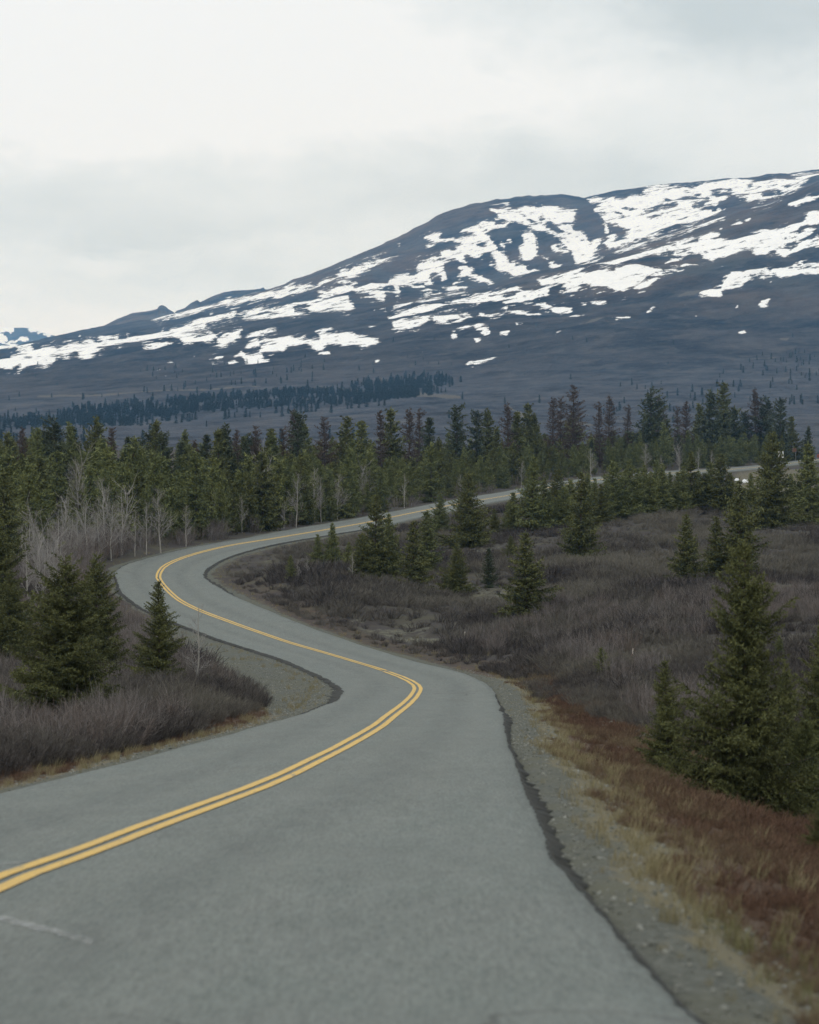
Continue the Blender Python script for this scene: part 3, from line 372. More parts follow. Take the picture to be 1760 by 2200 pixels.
  (-40.83, 361.89, 7.40, 'far:4:g', 1.05, 'green pointed spruce rising above the forest skyline, second of its kind from the left', None),
  (-37.40, 350.71, 9.31, 'dead:2', 1.00, 'thin sparse dead spruce rising above the forest skyline, first of its kind from the left', None),
  (-37.08, 369.59, 7.99, 'far:0:d', 1.05, 'dark ragged spruce rising above the forest skyline, third of its kind from the left', None),
  (-34.43, 374.97, 9.52, 'darktop:1', 1.05, 'dark ragged spruce rising above the forest skyline, fourth of its kind from the left', None),
  (-31.57, 358.75, 8.77, 'darktop:0', 1.05, 'dark ragged spruce rising above the forest skyline, fifth of its kind from the left', None),
  (-31.25, 385.01, 7.60, 'far:2:d', 1.05, 'dark ragged spruce rising above the forest skyline, sixth of its kind from the left', None),
  (-30.46, 394.81, 7.93, 'dead:1', 1.00, 'rust brown dead spruce rising above the forest skyline, second of its kind from the left', None),
  (-28.80, 395.53, 9.00, 'far:2:d', 1.05, 'dark ragged spruce rising above the forest skyline, seventh of its kind from the left', None),
  (-25.99, 378.55, 9.86, 'far:2:g', 1.05, 'green pointed spruce rising above the forest skyline, third of its kind from the left', None),
  (-27.00, 409.09, 8.61, 'dead:0', 1.00, 'rust brown dead spruce rising above the forest skyline, third of its kind from the left', None),
  (-24.86, 398.89, 10.03, 'dead:1', 1.00, 'rust brown dead spruce rising above the forest skyline, fourth of its kind from the left', None),
  (-23.01, 422.19, 10.15, 'dead:3', 1.00, 'rust brown dead spruce rising above the forest skyline, fifth of its kind from the left', None),
  (-19.63, 403.32, 9.57, 'far:1:o', 1.05, 'green pointed spruce rising above the forest skyline, fourth of its kind from the left', None),
  (-18.25, 407.10, 10.34, 'dead:0', 1.00, 'rust brown dead spruce rising above the forest skyline, sixth of its kind from the left', None),
  (-18.71, 445.43, 12.57, 'dead:1', 1.00, 'dark brown dead spruce rising above the forest skyline, first of its kind from the left', None),
  (-17.61, 440.25, 12.43, 'darktop:0', 1.05, 'dark ragged spruce rising above the forest skyline, eighth of its kind from the left', None),
  (-12.94, 431.55, 12.31, 'dead:3', 1.00, 'rust brown dead spruce rising above the forest skyline, seventh of its kind from the left', None),
  (-10.29, 457.18, 12.81, 'far:0:g', 1.05, 'green pointed spruce rising above the forest skyline, fifth of its kind from the left', None),
  (-7.96, 468.19, 11.95, 'far:1:o', 1.05, 'green pointed spruce rising above the forest skyline, sixth of its kind from the left', None),
  (-4.65, 465.45, 13.83, 'dead:2', 1.00, 'thin sparse dead spruce rising above the forest skyline, second of its kind from the left', None),
  (-2.87, 478.04, 14.40, 'far:0:g', 1.05, 'green pointed spruce rising above the forest skyline, seventh of its kind from the left', None),
  (-0.08, 486.81, 14.43, 'dead:1', 1.00, 'rust brown dead spruce rising above the forest skyline, eighth of its kind from the left', None),
  (1.56, 521.46, 13.34, 'dead:0', 1.00, 'rust brown dead spruce rising above the forest skyline, ninth of its kind from the left', None),
  (3.50, 512.56, 12.62, 'far:2:d', 1.05, 'dark ragged spruce rising above the forest skyline, ninth of its kind from the left', None),
  (8.76, 536.39, 14.54, 'darktop:0', 1.05, 'dark ragged spruce rising above the forest skyline, tenth of its kind from the left', None),
  (12.93, 542.41, 13.40, 'darktop:0', 1.05, 'dark ragged spruce rising above the forest skyline, eleventh of its kind from the left', None),
  (15.98, 564.25, 13.55, 'far:4:g', 1.05, 'green pointed spruce rising above the forest skyline, eighth of its kind from the left', None),
  (19.80, 557.88, 15.19, 'dead:1', 1.00, 'rust brown dead spruce rising above the forest skyline, tenth of its kind from the left', None),
  (21.38, 560.13, 13.54, 'far:2:g', 1.05, 'green pointed spruce rising above the forest skyline, ninth of its kind from the left', None),
  (25.82, 612.37, 14.27, 'far:0:g', 1.05, 'green pointed spruce rising above the forest skyline, tenth of its kind from the left', None),
  (30.80, 600.06, 16.18, 'dead:1', 1.00, 'dark brown dead spruce rising above the forest skyline, second of its kind from the left', None),
  (32.82, 605.95, 15.76, 'dead:0', 1.00, 'rust brown dead spruce rising above the forest skyline, eleventh of its kind from the left', None),
  (36.06, 616.57, 18.78, 'dead:3', 1.00, 'rust brown dead spruce rising above the forest skyline, twelfth of its kind from the left', None),
  (43.56, 637.58, 14.81, 'dead:0', 1.00, 'rust brown dead spruce rising above the forest skyline, thirteenth of its kind from the left', None),
  (48.04, 673.60, 16.11, 'dead:1', 1.00, 'rust brown dead spruce rising above the forest skyline, fourteenth of its kind from the left', None),
  (53.56, 686.79, 13.71, 'dead:0', 1.00, 'rust brown dead spruce rising above the forest skyline, fifteenth of its kind from the left', None),
  (58.33, 675.78, 18.15, 'darktop:1', 1.05, 'dark ragged spruce rising above the forest skyline, twelfth of its kind from the left', None),
  (63.80, 719.59, 16.34, 'dead:3', 1.00, 'dark brown dead spruce rising above the forest skyline, third of its kind from the left', None),
  (67.69, 707.61, 13.95, 'dead:0', 1.00, 'rust brown dead spruce rising above the forest skyline, sixteenth of its kind from the left', None),
  (71.53, 723.82, 15.66, 'dead:1', 1.00, 'rust brown dead spruce rising above the forest skyline, seventeenth of its kind from the left', None),
  (75.79, 732.36, 14.78, 'far:4:g', 1.05, 'green pointed spruce rising above the forest skyline, eleventh of its kind from the left', None),
  (77.56, 721.60, 18.78, 'far:4:d', 1.05, 'dark ragged spruce rising above the forest skyline, thirteenth of its kind from the left', None),
  (86.10, 762.09, 21.29, 'far:0:g', 1.05, 'green pointed spruce rising above the forest skyline, twelfth of its kind from the left', None),
  (86.12, 738.29, 14.77, 'far:1:d', 1.05, 'dark ragged spruce rising above the forest skyline, fourteenth of its kind from the left', None),
  (92.39, 770.00, 13.31, 'far:3:d', 1.05, 'dark ragged spruce rising above the forest skyline, fifteenth of its kind from the left', None),
  (95.47, 770.00, 19.81, 'dead:1', 1.00, 'rust brown dead spruce rising above the forest skyline, eighteenth of its kind from the left', None),
  (98.42, 770.00, 17.19, 'darktop:1', 1.05, 'dark ragged spruce rising above the forest skyline, sixteenth of its kind from the left', None),
  (100.35, 757.48, 16.80, 'darktop:0', 1.05, 'dark ragged spruce rising above the forest skyline, seventeenth of its kind from the left', None),
  (105.48, 770.00, 12.53, 'far:1:g', 1.05, 'green pointed spruce rising above the forest skyline, thirteenth of its kind from the left', None),
  (109.84, 770.00, 9.33, 'far:4:d', 1.05, 'dark ragged spruce rising above the forest skyline, eighteenth of its kind from the left', None)]
BARES = [(-7.94, 104.13, 3.81, 3, 'thin bare pole of a tree standing right of the lone left spruce', None),
  (-32.60, 274.27, 7.54, 2, 'largest bare pale tree, wide crowned, at the forest edge on the left', 'bare pale trees along the forest edge'),
  (-28.79, 264.07, 6.43, 0, 'slim straight bare tree right of the largest bare one', 'bare pale trees along the forest edge'),
  (-26.10, 254.08, 5.93, 1, 'forked bare pale tree left of the far bend', 'bare pale trees along the forest edge'),
  (-23.19, 259.46, 6.14, 0, 'leaning bare pale tree right above the far bend', 'bare pale trees along the forest edge'),
  (-24.19, 256.81, 5.05, 4, 'small bare tree between the forked and the leaning one', 'bare pale trees along the forest edge'),
  (-30.53, 233.86, 4.68, 2, 'bare bushy tree at left above the largest left spruce', 'bare pale trees along the forest edge'),
  (-31.75, 255.98, 4.61, 1, 'crooked bare tree below the largest bare one', 'bare pale trees along the forest edge'),
  (-24.69, 193.03, 3.54, 4, 'short pale bare trunk just left of the largest left spruce', 'bare pale trees along the forest edge'),
  (-27.60, 205.58, 4.80, 4, 'grey bare tree near the left edge below the forest', 'bare pale trees along the forest edge'),
  (-20.91, 300.09, 4.40, 0, 'bare pale tree in the forest gap above the far bend', 'bare pale trees along the forest edge'),
  (-17.08, 332.75, 7.76, 1, 'tall bare tree with drooping twigs amid green spruces', 'bare pale trees along the forest edge'),
  (-13.27, 327.59, 6.55, 4, 'leftmost of the cluster of bare trunks behind the far road', 'bare pale trees along the forest edge'),
  (-11.70, 344.09, 6.88, 4, 'straight bare trunk second in the cluster behind the far road', 'bare pale trees along the forest edge'),
  (-11.03, 348.17, 5.69, 3, 'thin leaning bare trunk third in the cluster behind the far road', 'bare pale trees along the forest edge'),
  (-9.36, 359.85, 6.00, 0, 'bare spreading tree at the right of the trunk cluster', 'bare pale trees along the forest edge'),
  (-6.12, 386.52, 6.12, 1, 'bare forked tree behind the tallest clump spire', 'bare pale trees along the forest edge'),
  (-0.75, 410.31, 5.20, 3, 'thin bare trunk behind the far road at centre', 'bare pale trees along the forest edge'),
  (8.60, 469.05, 3.91, 0, 'small bare tree behind the far road right of the broad spruce', 'bare pale trees along the forest edge'),
  (53.48, 634.23, 6.55, 0, 'bare tree in the forest edge above the receding far road', 'bare pale trees along the forest edge'),
  (61.82, 638.47, 6.38, 2, 'bushy bare tree left of the road signs', 'bare pale trees along the forest edge'),
  (26.67, 339.72, 4.19, 4, 'bare trunk in the spruce row before the receding road', 'bare pale trees along the forest edge'),
  (-4.58, 221.63, 2.51, 3, 'slender bare trunk left of the clump inside the far bend', 'bare pale trees along the forest edge'),
  (-8.80, 219.97, 1.83, 3, 'bare pale sapling beside the smallest bend spruce', 'bare pale trees along the forest edge'),
  (-8.17, 222.79, 1.86, 3, 'second bare pale sapling inside the far bend', 'bare pale trees along the forest edge'),
  (-26.13, 191.09, 4.46, 4, 'thin grey bare sapling at the forest edge, first such sapling from the left', 'thin bare saplings by the forest'),
  (-27.90, 246.04, 3.69, 4, 'thin grey bare sapling at the forest edge, second such sapling from the left', 'thin bare saplings by the forest'),
  (-25.03, 254.48, 4.33, 4, 'thin grey bare sapling at the forest edge, third such sapling from the left', 'thin bare saplings by the forest'),
  (-21.72, 271.41, 4.16, 4, 'thin grey bare sapling at the forest edge, fourth such sapling from the left', 'thin bare saplings by the forest'),
  (-18.22, 303.53, 4.15, 4, 'thin grey bare sapling at the forest edge, fifth such sapling from the left', 'thin bare saplings by the forest'),
  (-14.52, 322.65, 3.33, 4, 'thin grey bare sapling at the forest edge, sixth such sapling from the left', 'thin bare saplings by the forest'),
  (20.80, 519.91, 5.20, 4, 'thin grey bare sapling at the forest edge, seventh such sapling from the left', 'thin bare saplings by the forest'),
  (36.74, 565.32, 6.59, 4, 'thin grey bare sapling at the forest edge, eighth such sapling from the left', 'thin bare saplings by the forest'),
  (55.30, 614.47, 4.61, 4, 'thin grey bare sapling at the forest edge, ninth such sapling from the left', 'thin bare saplings by the forest'),
  (67.61, 654.31, 5.67, 4, 'thin grey bare sapling at the forest edge, tenth such sapling from the left', 'thin bare saplings by the forest'),
  (72.06, 665.25, 4.99, 4, 'thin grey bare sapling at the forest edge, eleventh such sapling from the left', 'thin bare saplings by the forest'),
  (-30.03, 216.46, 4.69, 0, 'bare pale tree in the grey thicket left of the far bend, first from the left', 'bare trees in the left thicket'),
  (-30.76, 226.64, 4.91, 1, 'bare pale tree in the grey thicket left of the far bend, second from the left', 'bare trees in the left thicket'),
  (-26.37, 198.66, 4.81, 2, 'bare pale tree in the grey thicket left of the far bend, third from the left', 'bare trees in the left thicket'),
  (-24.11, 183.48, 4.13, 2, 'bare pale tree in the grey thicket left of the far bend, fourth from the left', 'bare trees in the left thicket'),
  (-26.58, 205.39, 4.86, 0, 'bare pale tree in the grey thicket left of the far bend, fifth from the left', 'bare trees in the left thicket'),
  (-27.85, 220.31, 5.51, 4, 'bare pale tree in the grey thicket left of the far bend, sixth from the left', 'bare trees in the left thicket'),
  (-23.70, 189.43, 4.74, 1, 'bare pale tree in the grey thicket left of the far bend, seventh from the left', 'bare trees in the left thicket'),
  (-28.03, 230.31, 4.69, 2, 'bare pale tree in the grey thicket left of the far bend, eighth from the left', 'bare trees in the left thicket'),
  (-27.99, 235.77, 4.91, 0, 'bare pale tree in the grey thicket left of the far bend, ninth from the left', 'bare trees in the left thicket'),
  (-28.01, 242.72, 5.46, 1, 'bare pale tree in the grey thicket left of the far bend, tenth from the left', 'bare trees in the left thicket'),
  (-27.02, 244.07, 4.68, 4, 'bare pale tree in the grey thicket left of the far bend, eleventh from the left', 'bare trees in the left thicket'),
  (-26.46, 247.95, 5.17, 2, 'bare pale tree in the grey thicket left of the far bend, twelfth from the left', 'bare trees in the left thicket')]
RIPRAP = [(7.24, 96.46), (7.45, 95.02), (7.64, 93.45), (7.85, 92.2)]
SIGNS = [dict(x=96.00, y=722.00, h=3.50, w=1.38, ph=1.62, face='w', marks='arrow', label='white road sign with dark marking at the far end of the road', rz=0.10, posts=[0]),
  dict(x=102.25, y=742.00, h=3.81, w=1.11, ph=0.99, face='b', marks='none', label='brown sign board on a tall post right of the white road sign', rz=-0.20, posts=[0.3]),
  dict(x=108.56, y=742.00, h=2.17, w=0.62, ph=0.99, face='r', marks='none', label='red sign at the right edge by the far road', rz=0.10, posts=[0])]
SNOWLUMPS = [(69.37, 592.07, 0.95, 0.55, 'smaller white snow lump on the bank below the far road'), (70.27, 584.78, 1.40, 0.61, 'larger white snow lump on the bank below the far road'), (12.60, 126.46, 0.24, 0.13, 'thin white snow remnant in brush left of the roadside spruces'), (8.73, 134.11, 0.25, 0.11, 'faint snow sliver beside the tiny lone sapling')]
STAKES = [(11.04, 138.19, 0.62, 1, 'pale stake with pink ribbon in the brush right of the near bend'), (3.49, 177.07, 0.62, 0, 'short pale stake in the brush field below the dark spruces')]
LOG = ((-9.25, 81.88, -7.56), (-10.06, 81.28, -6.48))
SCUFFS = [(-4.3, 29.22, -4.04, 29.56, 0.18), (-4.15, 28.25, -4.06, 28.91, 0.15), (-3.45, 23.44, -2.95, 22.35, 0.35), (-3.01, 22.55, -2.39, 21.07, 0.3)]

# ------------------------------------------------------------------ helpers
def mat(name, build, rough=.9, spec=.25):
    mt = bpy.data.materials.new(name); mt.use_nodes = True
    t = NT(mt.node_tree); out = t.n('ShaderNodeOutputMaterial'); b = t.n('ShaderNodeBsdfPrincipled')
    b.inputs['Roughness'].default_value = rough; b.inputs['Specular IOR Level'].default_value = spec
    t.put(out.inputs[0], b.outputs[0])
    c = build(t, b)
    if c is not None: t.put(b.inputs['Base Color'], c)
    return mt

def mesh(name, V, F, mats=(), smooth=False):
    me = bpy.data.meshes.new(name)
    V = np.asarray(V, np.float32); 
    if isinstance(F, np.ndarray):
        n, k = F.shape
        me.vertices.add(len(V)); me.vertices.foreach_set('co', V.ravel())
        me.loops.add(n * k); me.loops.foreach_set('vertex_index', F.astype(np.int32).ravel())
        me.polygons.add(n); me.polygons.foreach_set('loop_start', np.arange(0, n * k, k, dtype=np.int32))
        me.update(calc_edges=True)
    else:
        me.from_pydata([tuple(map(float, v)) for v in V], [], F); me.update()
    for m_ in mats: me.materials.append(m_)
    if smooth: me.shade_smooth()
    return me

def link(name, me, parent=None, loc=None, rot=None, scale=None):
    o = bpy.data.objects.new(name, me); col.objects.link(o)
    if parent is not None: o.parent = parent
    if loc is not None: o.location = loc
    if rot is not None: o.rotation_euler = rot
    if scale is not None: o.scale = scale
    return o

def tag(o, label, cat, group=None, kind=None):
    if label: o['label'] = label
    if cat: o['category'] = cat
    if group: o['group'] = group
    if kind: o['kind'] = kind
    return o

def fattr(me, name, val):
    a = me.attributes.new(name, 'FLOAT', 'POINT'); a.data.foreach_set('value', np.asarray(val, np.float32).ravel())

def smooth01(x, a, b):
    t = np.clip((x - a) / (b - a), 0, 1); return t * t * (3 - 2 * t)

_rs = np.random.RandomState(7)
_tab = _rs.rand(256, 256)
def vnoise(x, y):
    x = np.asarray(x, float); y = np.asarray(y, float)
    xi = np.floor(x).astype(int); yi = np.floor(y).astype(int); fx = x - xi; fy = y - yi
    fx = fx * fx * (3 - 2 * fx); fy = fy * fy * (3 - 2 * fy)
    g = lambda i, j: _tab[i & 255, j & 255]
    return (g(xi, yi) * (1 - fx) + g(xi + 1, yi) * fx) * (1 - fy) + (g(xi, yi + 1) * (1 - fx) + g(xi + 1, yi + 1) * fx) * fy
def fbm(x, y, oct=4):
    s = 0; a = .5
    for i in range(oct): s = s + a * (vnoise(x + 17.3 * i, y - 9.1 * i) - .5); x = x * 2.03; y = y * 2.03; a *= .5
    return s

# terrain height: a thin-plate surface through the surveyed points
CTRL = np.array(CTRL, float)
def _S(X, Y): return np.stack([X / (Y + 60) * 9, np.log(np.maximum(Y, -20) + 45) * 2], -1)
def _phi(r2): return .5 * r2 * np.log(r2 + 1e-12)
_s0 = _S(CTRL[:, 0], CTRL[:, 1]); _n = len(CTRL)
_A = np.zeros((_n + 3, _n + 3)); _A[:_n, :_n] = _phi(((_s0[:, None] - _s0[None]) ** 2).sum(-1)) + np.eye(_n) * 2e-3
_A[:_n, _n] = 1; _A[:_n, _n + 1:] = _s0; _A[_n, :_n] = 1; _A[_n + 1:, :_n] = _s0.T
_w = np.linalg.solve(_A, np.r_[CTRL[:, 2], 0, 0, 0])
def H(X, Y):
    X = np.asarray(X, float); Y = np.asarray(Y, float); sh = X.shape
    s = _S(X.ravel(), Y.ravel()); o = np.empty(len(s))
    for i in range(0, len(s), 20000):
        t = s[i:i + 20000]; o[i:i + 20000] = _phi(((t[:, None] - _s0[None]) ** 2).sum(-1)) @ _w[:-3] + _w[-3] + t @ _w[-2:]
    return o.reshape(sh)

# road centre line runs away from the eye the whole way, so everything hangs on Y
ROAD = np.array(ROAD, float)                         # Y, X, half width left, half width right
def RC(Y): return np.interp(Y, ROAD[:, 0], ROAD[:, 1])
def RT(Y):
    t = (RC(Y + 2.) - RC(Y - 2.)) / 4.; l = np.hypot(1, t); return t / l, 1 / l   # unit tangent
def WL(Y): return np.interp(Y, ROAD[:, 0], ROAD[:, 2])
def WR(Y): return np.interp(Y, ROAD[:, 0], ROAD[:, 3])
def road_d(X, Y):
    """signed distance outside the road edge, and side (-1 left, +1 right)"""
    tx, ty = RT(Y); d = (X - RC(Y)) * ty
    return np.where(d < 0, -d - WL(Y), d - WR(Y)), np.sign(d)

def raster(polys, x0, y0, st, W, Hh):
    m = np.zeros((Hh, W), bool)
    for P in polys:
        P = np.array(P, float).reshape(-1, 2); ax = (P[:, 0] - x0) / st; ay = (P[:, 1] - y0) / st
        bx = np.roll(ax, -1); by = np.roll(ay, -1)
        for j in range(max(0, int(ay.min())), min(Hh - 1, int(ay.max()) + 1) + 1):
            c = (ay <= j) != (by <= j)
            if not c.any(): continue
            xs = np.sort(ax[c] + (j - ay[c]) / (by[c] - ay[c]) * (bx[c] - ax[c]))
            for a, b in zip(xs[::2], xs[1::2]): m[j, max(0, int(np.ceil(a))):max(0, int(b) + 1)] = True
    return m
def blur(m, n):
    m = m.astype(np.float32)
    for _ in range(n):
        m = (np.roll(m, 1, 0) + 2 * m + np.roll(m, -1, 0)) / 4; m = (np.roll(m, 1, 1) + 2 * m + np.roll(m, -1, 1)) / 4
    return m
def sample(m, x, y):
    x = np.clip(x, 0, m.shape[1] - 1.01); y = np.clip(y, 0, m.shape[0] - 1.01)
    i = x.astype(int); j = y.astype(int); fx = x - i; fy = y - j
    return (m[j, i] * (1 - fx) + m[j, i + 1] * fx) * (1 - fy) + (m[j + 1, i] * (1 - fx) + m[j + 1, i + 1] * fx) * fy

# ------------------------------------------------------------------ materials
def coords(t): return t.n('ShaderNodeTexCoord').outputs['Object']

def m_ground(t, b):
    c = coords(t)
    g = t.attr('gravel').outputs['Fac']; d = t.attr('drygrass').outputs['Fac']; r = t.attr('russet').outputs['Fac']; li = t.attr('lichen').outputs['Fac']
    nb = t.noise(c, .22, 4, .6); nf = t.noise(c, 2.2, 5, .65); nvf = t.noise(c, 14, 4, .7)
    soil = t.mix(nf, (.026, .023, .022), (.075, .066, .062))
    soil = t.mix(t.mapr(nb, .45, .65), soil, (.07, .065, .045))
    vo = t.n('ShaderNodeTexVoronoi'); t.put(vo.inputs['Vector'], c); vo.inputs['Scale'].default_value = 16
    grav = t.mix(vo.outputs['Color'], (.055, .060, .050), (.140, .145, .126))
    grav = t.mix(t.mapr(t.noise(c, .5, 4), .4, .7), grav, (.105, .105, .075))
    grav = t.mix(t.mapr(nvf, .55, .75), grav, (.06, .06, .052))
    dry = t.mix(nvf, (.085, .078, .05), (.20, .18, .12))
    rus = t.mix(nvf, (.055, .038, .028), (.115, .078, .052))
    lic = t.mix(nvf, (.085, .084, .06), (.19, .187, .14))
    j = t.m('MULTIPLY', t.m('SUBTRACT', nf, .5), 1.1)
    k = t.m('MULTIPLY', t.m('SUBTRACT', nvf, .5), .7)
    sel = lambda v: t.mapr(t.m('ADD', t.m('ADD', v, j), k), .4, .6)
    o = t.mix(sel(li), soil, lic); o = t.mix(sel(r), o, rus); o = t.mix(sel(d), o, dry); o = t.mix(sel(g), o, grav)
    h = t.m('ADD', t.m('MULTIPLY', vo.outputs['Distance'], .6), nvf)
    t.put(b.inputs['Normal'], t.bump(h, .6, .03))
    return o
M_GROUND = mat('ground_soil_gravel', m_ground, .95, .15)

def m_asphalt(t, b):
    c = coords(t)
    fine = t.noise(c, 46, 3, .8); mid = t.noise(c, 5.5, 4, .65); big = t.noise(c, .16, 4, .6)
    vo = t.n('ShaderNodeTexVoronoi'); t.put(vo.inputs['Vector'], c); vo.inputs['Scale'].default_value = 60
    o = t.mix(t.mapr(fine, .3, .7), (.068, .086, .077), (.148, .177, .160))
    o = t.mix(.22, o, t.mix(vo.outputs['Color'], (.06, .068, .064), (.27, .28, .26)))
    o = t.mix(t.mapr(mid, .35, .7, 0, .8), o, t.mix(.5, o, (.175, .185, .17)))
    o = t.mix(t.mapr(t.noise(t.scale(c, (1, .6, 1)), 11, 4, .8), .52, .7, 0, .55), o, (.085, .094, .088))
    o = t.mix(t.mapr(big, .42, .62, 0, .5), o, (.115, .125, .114))
    o = t.mix(t.mapr(t.noise(t.scale(c, (1, .22, 1)), 2.2, 5, .72), .4, .68, 0, .5), o, (.19, .2, .185))
    o = t.mix(t.mapr(t.noise(t.scale(c, (1, .3, 1)), .75, 5, .7), .5, .72, 0, .4), o, (.085, .092, .087))
    # worn wheel tracks: polished, a little paler and browner, along the lanes
    tr = t.attr('track').outputs['Fac']
    o = t.mix(t.m('MULTIPLY', tr, t.mapr(mid, .25, .7, .1, .32)), o, (.18, .182, .16))
    # aggregate drawn out along the direction of travel
    g1 = t.noise(t.scale(c, (26, 2.6, 1)), 1.0, 4, .8); g2 = t.noise(t.scale(c, (7, .55, 1)), 1.0, 4, .7); g3 = t.noise(t.scale(c, (60, 16, 1)), 1.0, 2, .75)
    o = t.mix(t.mapr(g1, .5, .7, 0, .5), o, (.215, .24, .218)); o = t.mix(t.mapr(g1, .5, .32, 0, .55), o, (.05, .06, .053))
    o = t.mix(t.mapr(g3, .5, .7, 0, .5), o, (.225, .25, .228)); o = t.mix(t.mapr(g3, .5, .3, 0, .5), o, (.045, .054, .047))
    o = t.mix(t.mapr(g2, .52, .72, 0, .35), o, (.09, .1, .094))
    # small dark spots, patches of binder and hairline cracks
    oil = t.attr('oil').outputs['Fac']; o = t.mix(t.m('MULTIPLY', oil, t.mapr(g2, .35, .65, .08, .38)), o, (.075, .08, .075))
    spot = t.mapr(t.noise(t.scale(c, (1, .4, 1)), 1.6, 5, .7), .63, .72); o = t.mix(t.m('MULTIPLY', spot, .4), o, (.08, .084, .08))
    cv = t.n('ShaderNodeTexVoronoi', feature='DISTANCE_TO_EDGE'); cv.inputs['Scale'].default_value = .11
    wv = t.n('ShaderNodeMix', data_type='VECTOR'); wv.inputs[0].default_value = .55
    nz = t.n('ShaderNodeTexNoise'); nz.inputs['Scale'].default_value = .45; nz.inputs['Detail'].default_value = 5; t.put(nz.inputs['Vector'], c)
    va = t.n('ShaderNodeVectorMath', operation='MULTIPLY_ADD'); t.put(va.inputs[0], nz.outputs['Color']); va.inputs[1].default_value = (7, 7, 0); t.put(va.inputs[2], c)
    t.put(cv.inputs['Vector'], t.scale(va.outputs[0], (1, .35, 0)))
    crk = t.m('MULTIPLY', t.mapr(cv.outputs['Distance'], .0015, .0045, 1, 0), t.mapr(t.noise(c, .12, 2), .5, .62))
    o = t.mix(t.m('MULTIPLY', crk, .6), o, (.045, .045, .043))
    t.put(b.inputs['Normal'], t.bump(t.m('ADD', fine, vo.outputs['Distance']), .35, .008))
    return o
M_ASPHALT = mat('weathered_asphalt', m_asphalt, .8, .3)

def m_tar_shade(t, b):
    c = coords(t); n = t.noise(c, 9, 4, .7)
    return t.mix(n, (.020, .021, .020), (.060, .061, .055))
M_TAR_SHADE = mat('asphalt_edge_tar_and_shade', m_tar_shade, .95, .15)  # tar and the shade under the pavement step share this dark colour

def m_yellow(t, b):
    c = coords(t); n = t.noise(c, 26, 4, .75); n2 = t.noise(c, .8, 4, .7)
    o = t.mix(t.mapr(n2, .35, .7), (.66, .43, .105), (.56, .375, .12))
    o = t.mix(t.mapr(n, .54, .7, 0, .85), o, (.2, .19, .15))
    o = t.mix(t.mapr(t.noise(t.scale(c, (9, 1.1, 1)), 1.0, 4, .75), .56, .68, 0, .7), o, (.22, .2, .15))
    return t.mix(t.mapr(t.noise(c, 4.5, 4, .7), .6, .75, 0, .55), o, (.3, .26, .16))
M_YELLOW = mat('worn_yellow_paint', m_yellow, .75, .3)

def m_white_worn(t, b):
    c = coords(t); n = t.noise(c, 7, 5, .75)
    b.inputs['Base Color'].default_value = (.36, .37, .36, 1)
    t.put(b.inputs['Alpha'], t.mapr(n, .38, .6, 0, .75)); return None
M_SCUFF = mat('scuffed_white_paint', m_white_worn, .85, .2)

def m_mountain(t, b):
    c = coords(t); sn = t.attr('snow').outputs['Fac']; tan = t.attr('tan').outputs['Fac']; hi = t.attr('high').outputs['Fac']
    sp = t.n('ShaderNodeSeparateXYZ'); t.put(sp.inputs[0], c); cb = t.n('ShaderNodeCombineXYZ')
    t.put(cb.inputs[0], t.m('MULTIPLY', sp.outputs[0], .6)); t.put(cb.inputs[1], t.m('MULTIPLY', sp.outputs[1], .35))
    t.put(cb.inputs[2], t.m('MULTIPLY', t.m('MULTIPLY_ADD', sp.outputs[0], -.22, sp.outputs[2]), 2.4)); cs = cb.outputs[0]
    n1 = t.noise(c, .0035, 6, .6); n2 = t.noise(cs, .014, 6, .68); n3 = t.noise(cs, .036, 5, .72); n4 = t.noise(cs, .085, 4, .75)
    o = t.mix(t.mapr(n2, .38, .64), (.004, .006, .010), (.050, .049, .053))
    low = t.attr('valley').outputs['Fac']
    o = t.mix(t.m('MULTIPLY', low, .75), o, t.mix(t.mapr(n3, .36, .64), (.022, .029, .041), (.080, .092, .116)))
    o = t.mix(t.m('MULTIPLY', t.mapr(n1, .43, .56), t.m('MULTIPLY_ADD', hi, .85, .10)), o, t.mix(t.mapr(n2, .35, .65), (.045, .032, .024), (.125, .092, .068)))
    o = t.mix(t.mapr(n3, .52, .68, 0, .6), o, (.095, .088, .082))
    o = t.mix(t.mapr(n4, .55, .7, 0, .5), o, (.10, .095, .085))
    o = t.mix(t.mapr(n3, .30, .45, .8, 0), o, (.008, .010, .012))
    rock = t.mapr(t.noise(c, .006, 5, .65), .5, .6)
    o = t.mix(t.m('MULTIPLY', t.m('MULTIPLY', rock, hi), .6), o, t.mix(n3, (.035, .04, .038), (.12, .115, .105)))
    o = t.mix(t.mapr(t.m('ADD', tan, t.m('MULTIPLY', t.m('SUBTRACT', n3, .5), .8)), .4, .6), o, (.105, .098, .085))
    rg_ = t.attr('ragged').outputs['Fac']
    nn = t.m('ADD', t.m('MULTIPLY', t.m('SUBTRACT', n3, .5), 3.8), t.m('ADD', t.m('MULTIPLY', t.m('SUBTRACT', n2, .5), 1.8), t.m('MULTIPLY', t.m('SUBTRACT', n4, .5), 3.4)))
    s = t.mapr(t.m('MULTIPLY_ADD', nn, rg_, sn), .40, .58)
    o = t.mix(s, o, t.mix(n3, (.89, .90, .90), (.95, .955, .955)))
    t.put(b.inputs['Normal'], t.bump(t.m('ADD', t.m('MULTIPLY', n2, 2.0), n3), .7, 17.0))
    return o
M_MOUNT = mat('tundra_rock_and_snow', m_mountain, .95, .1)

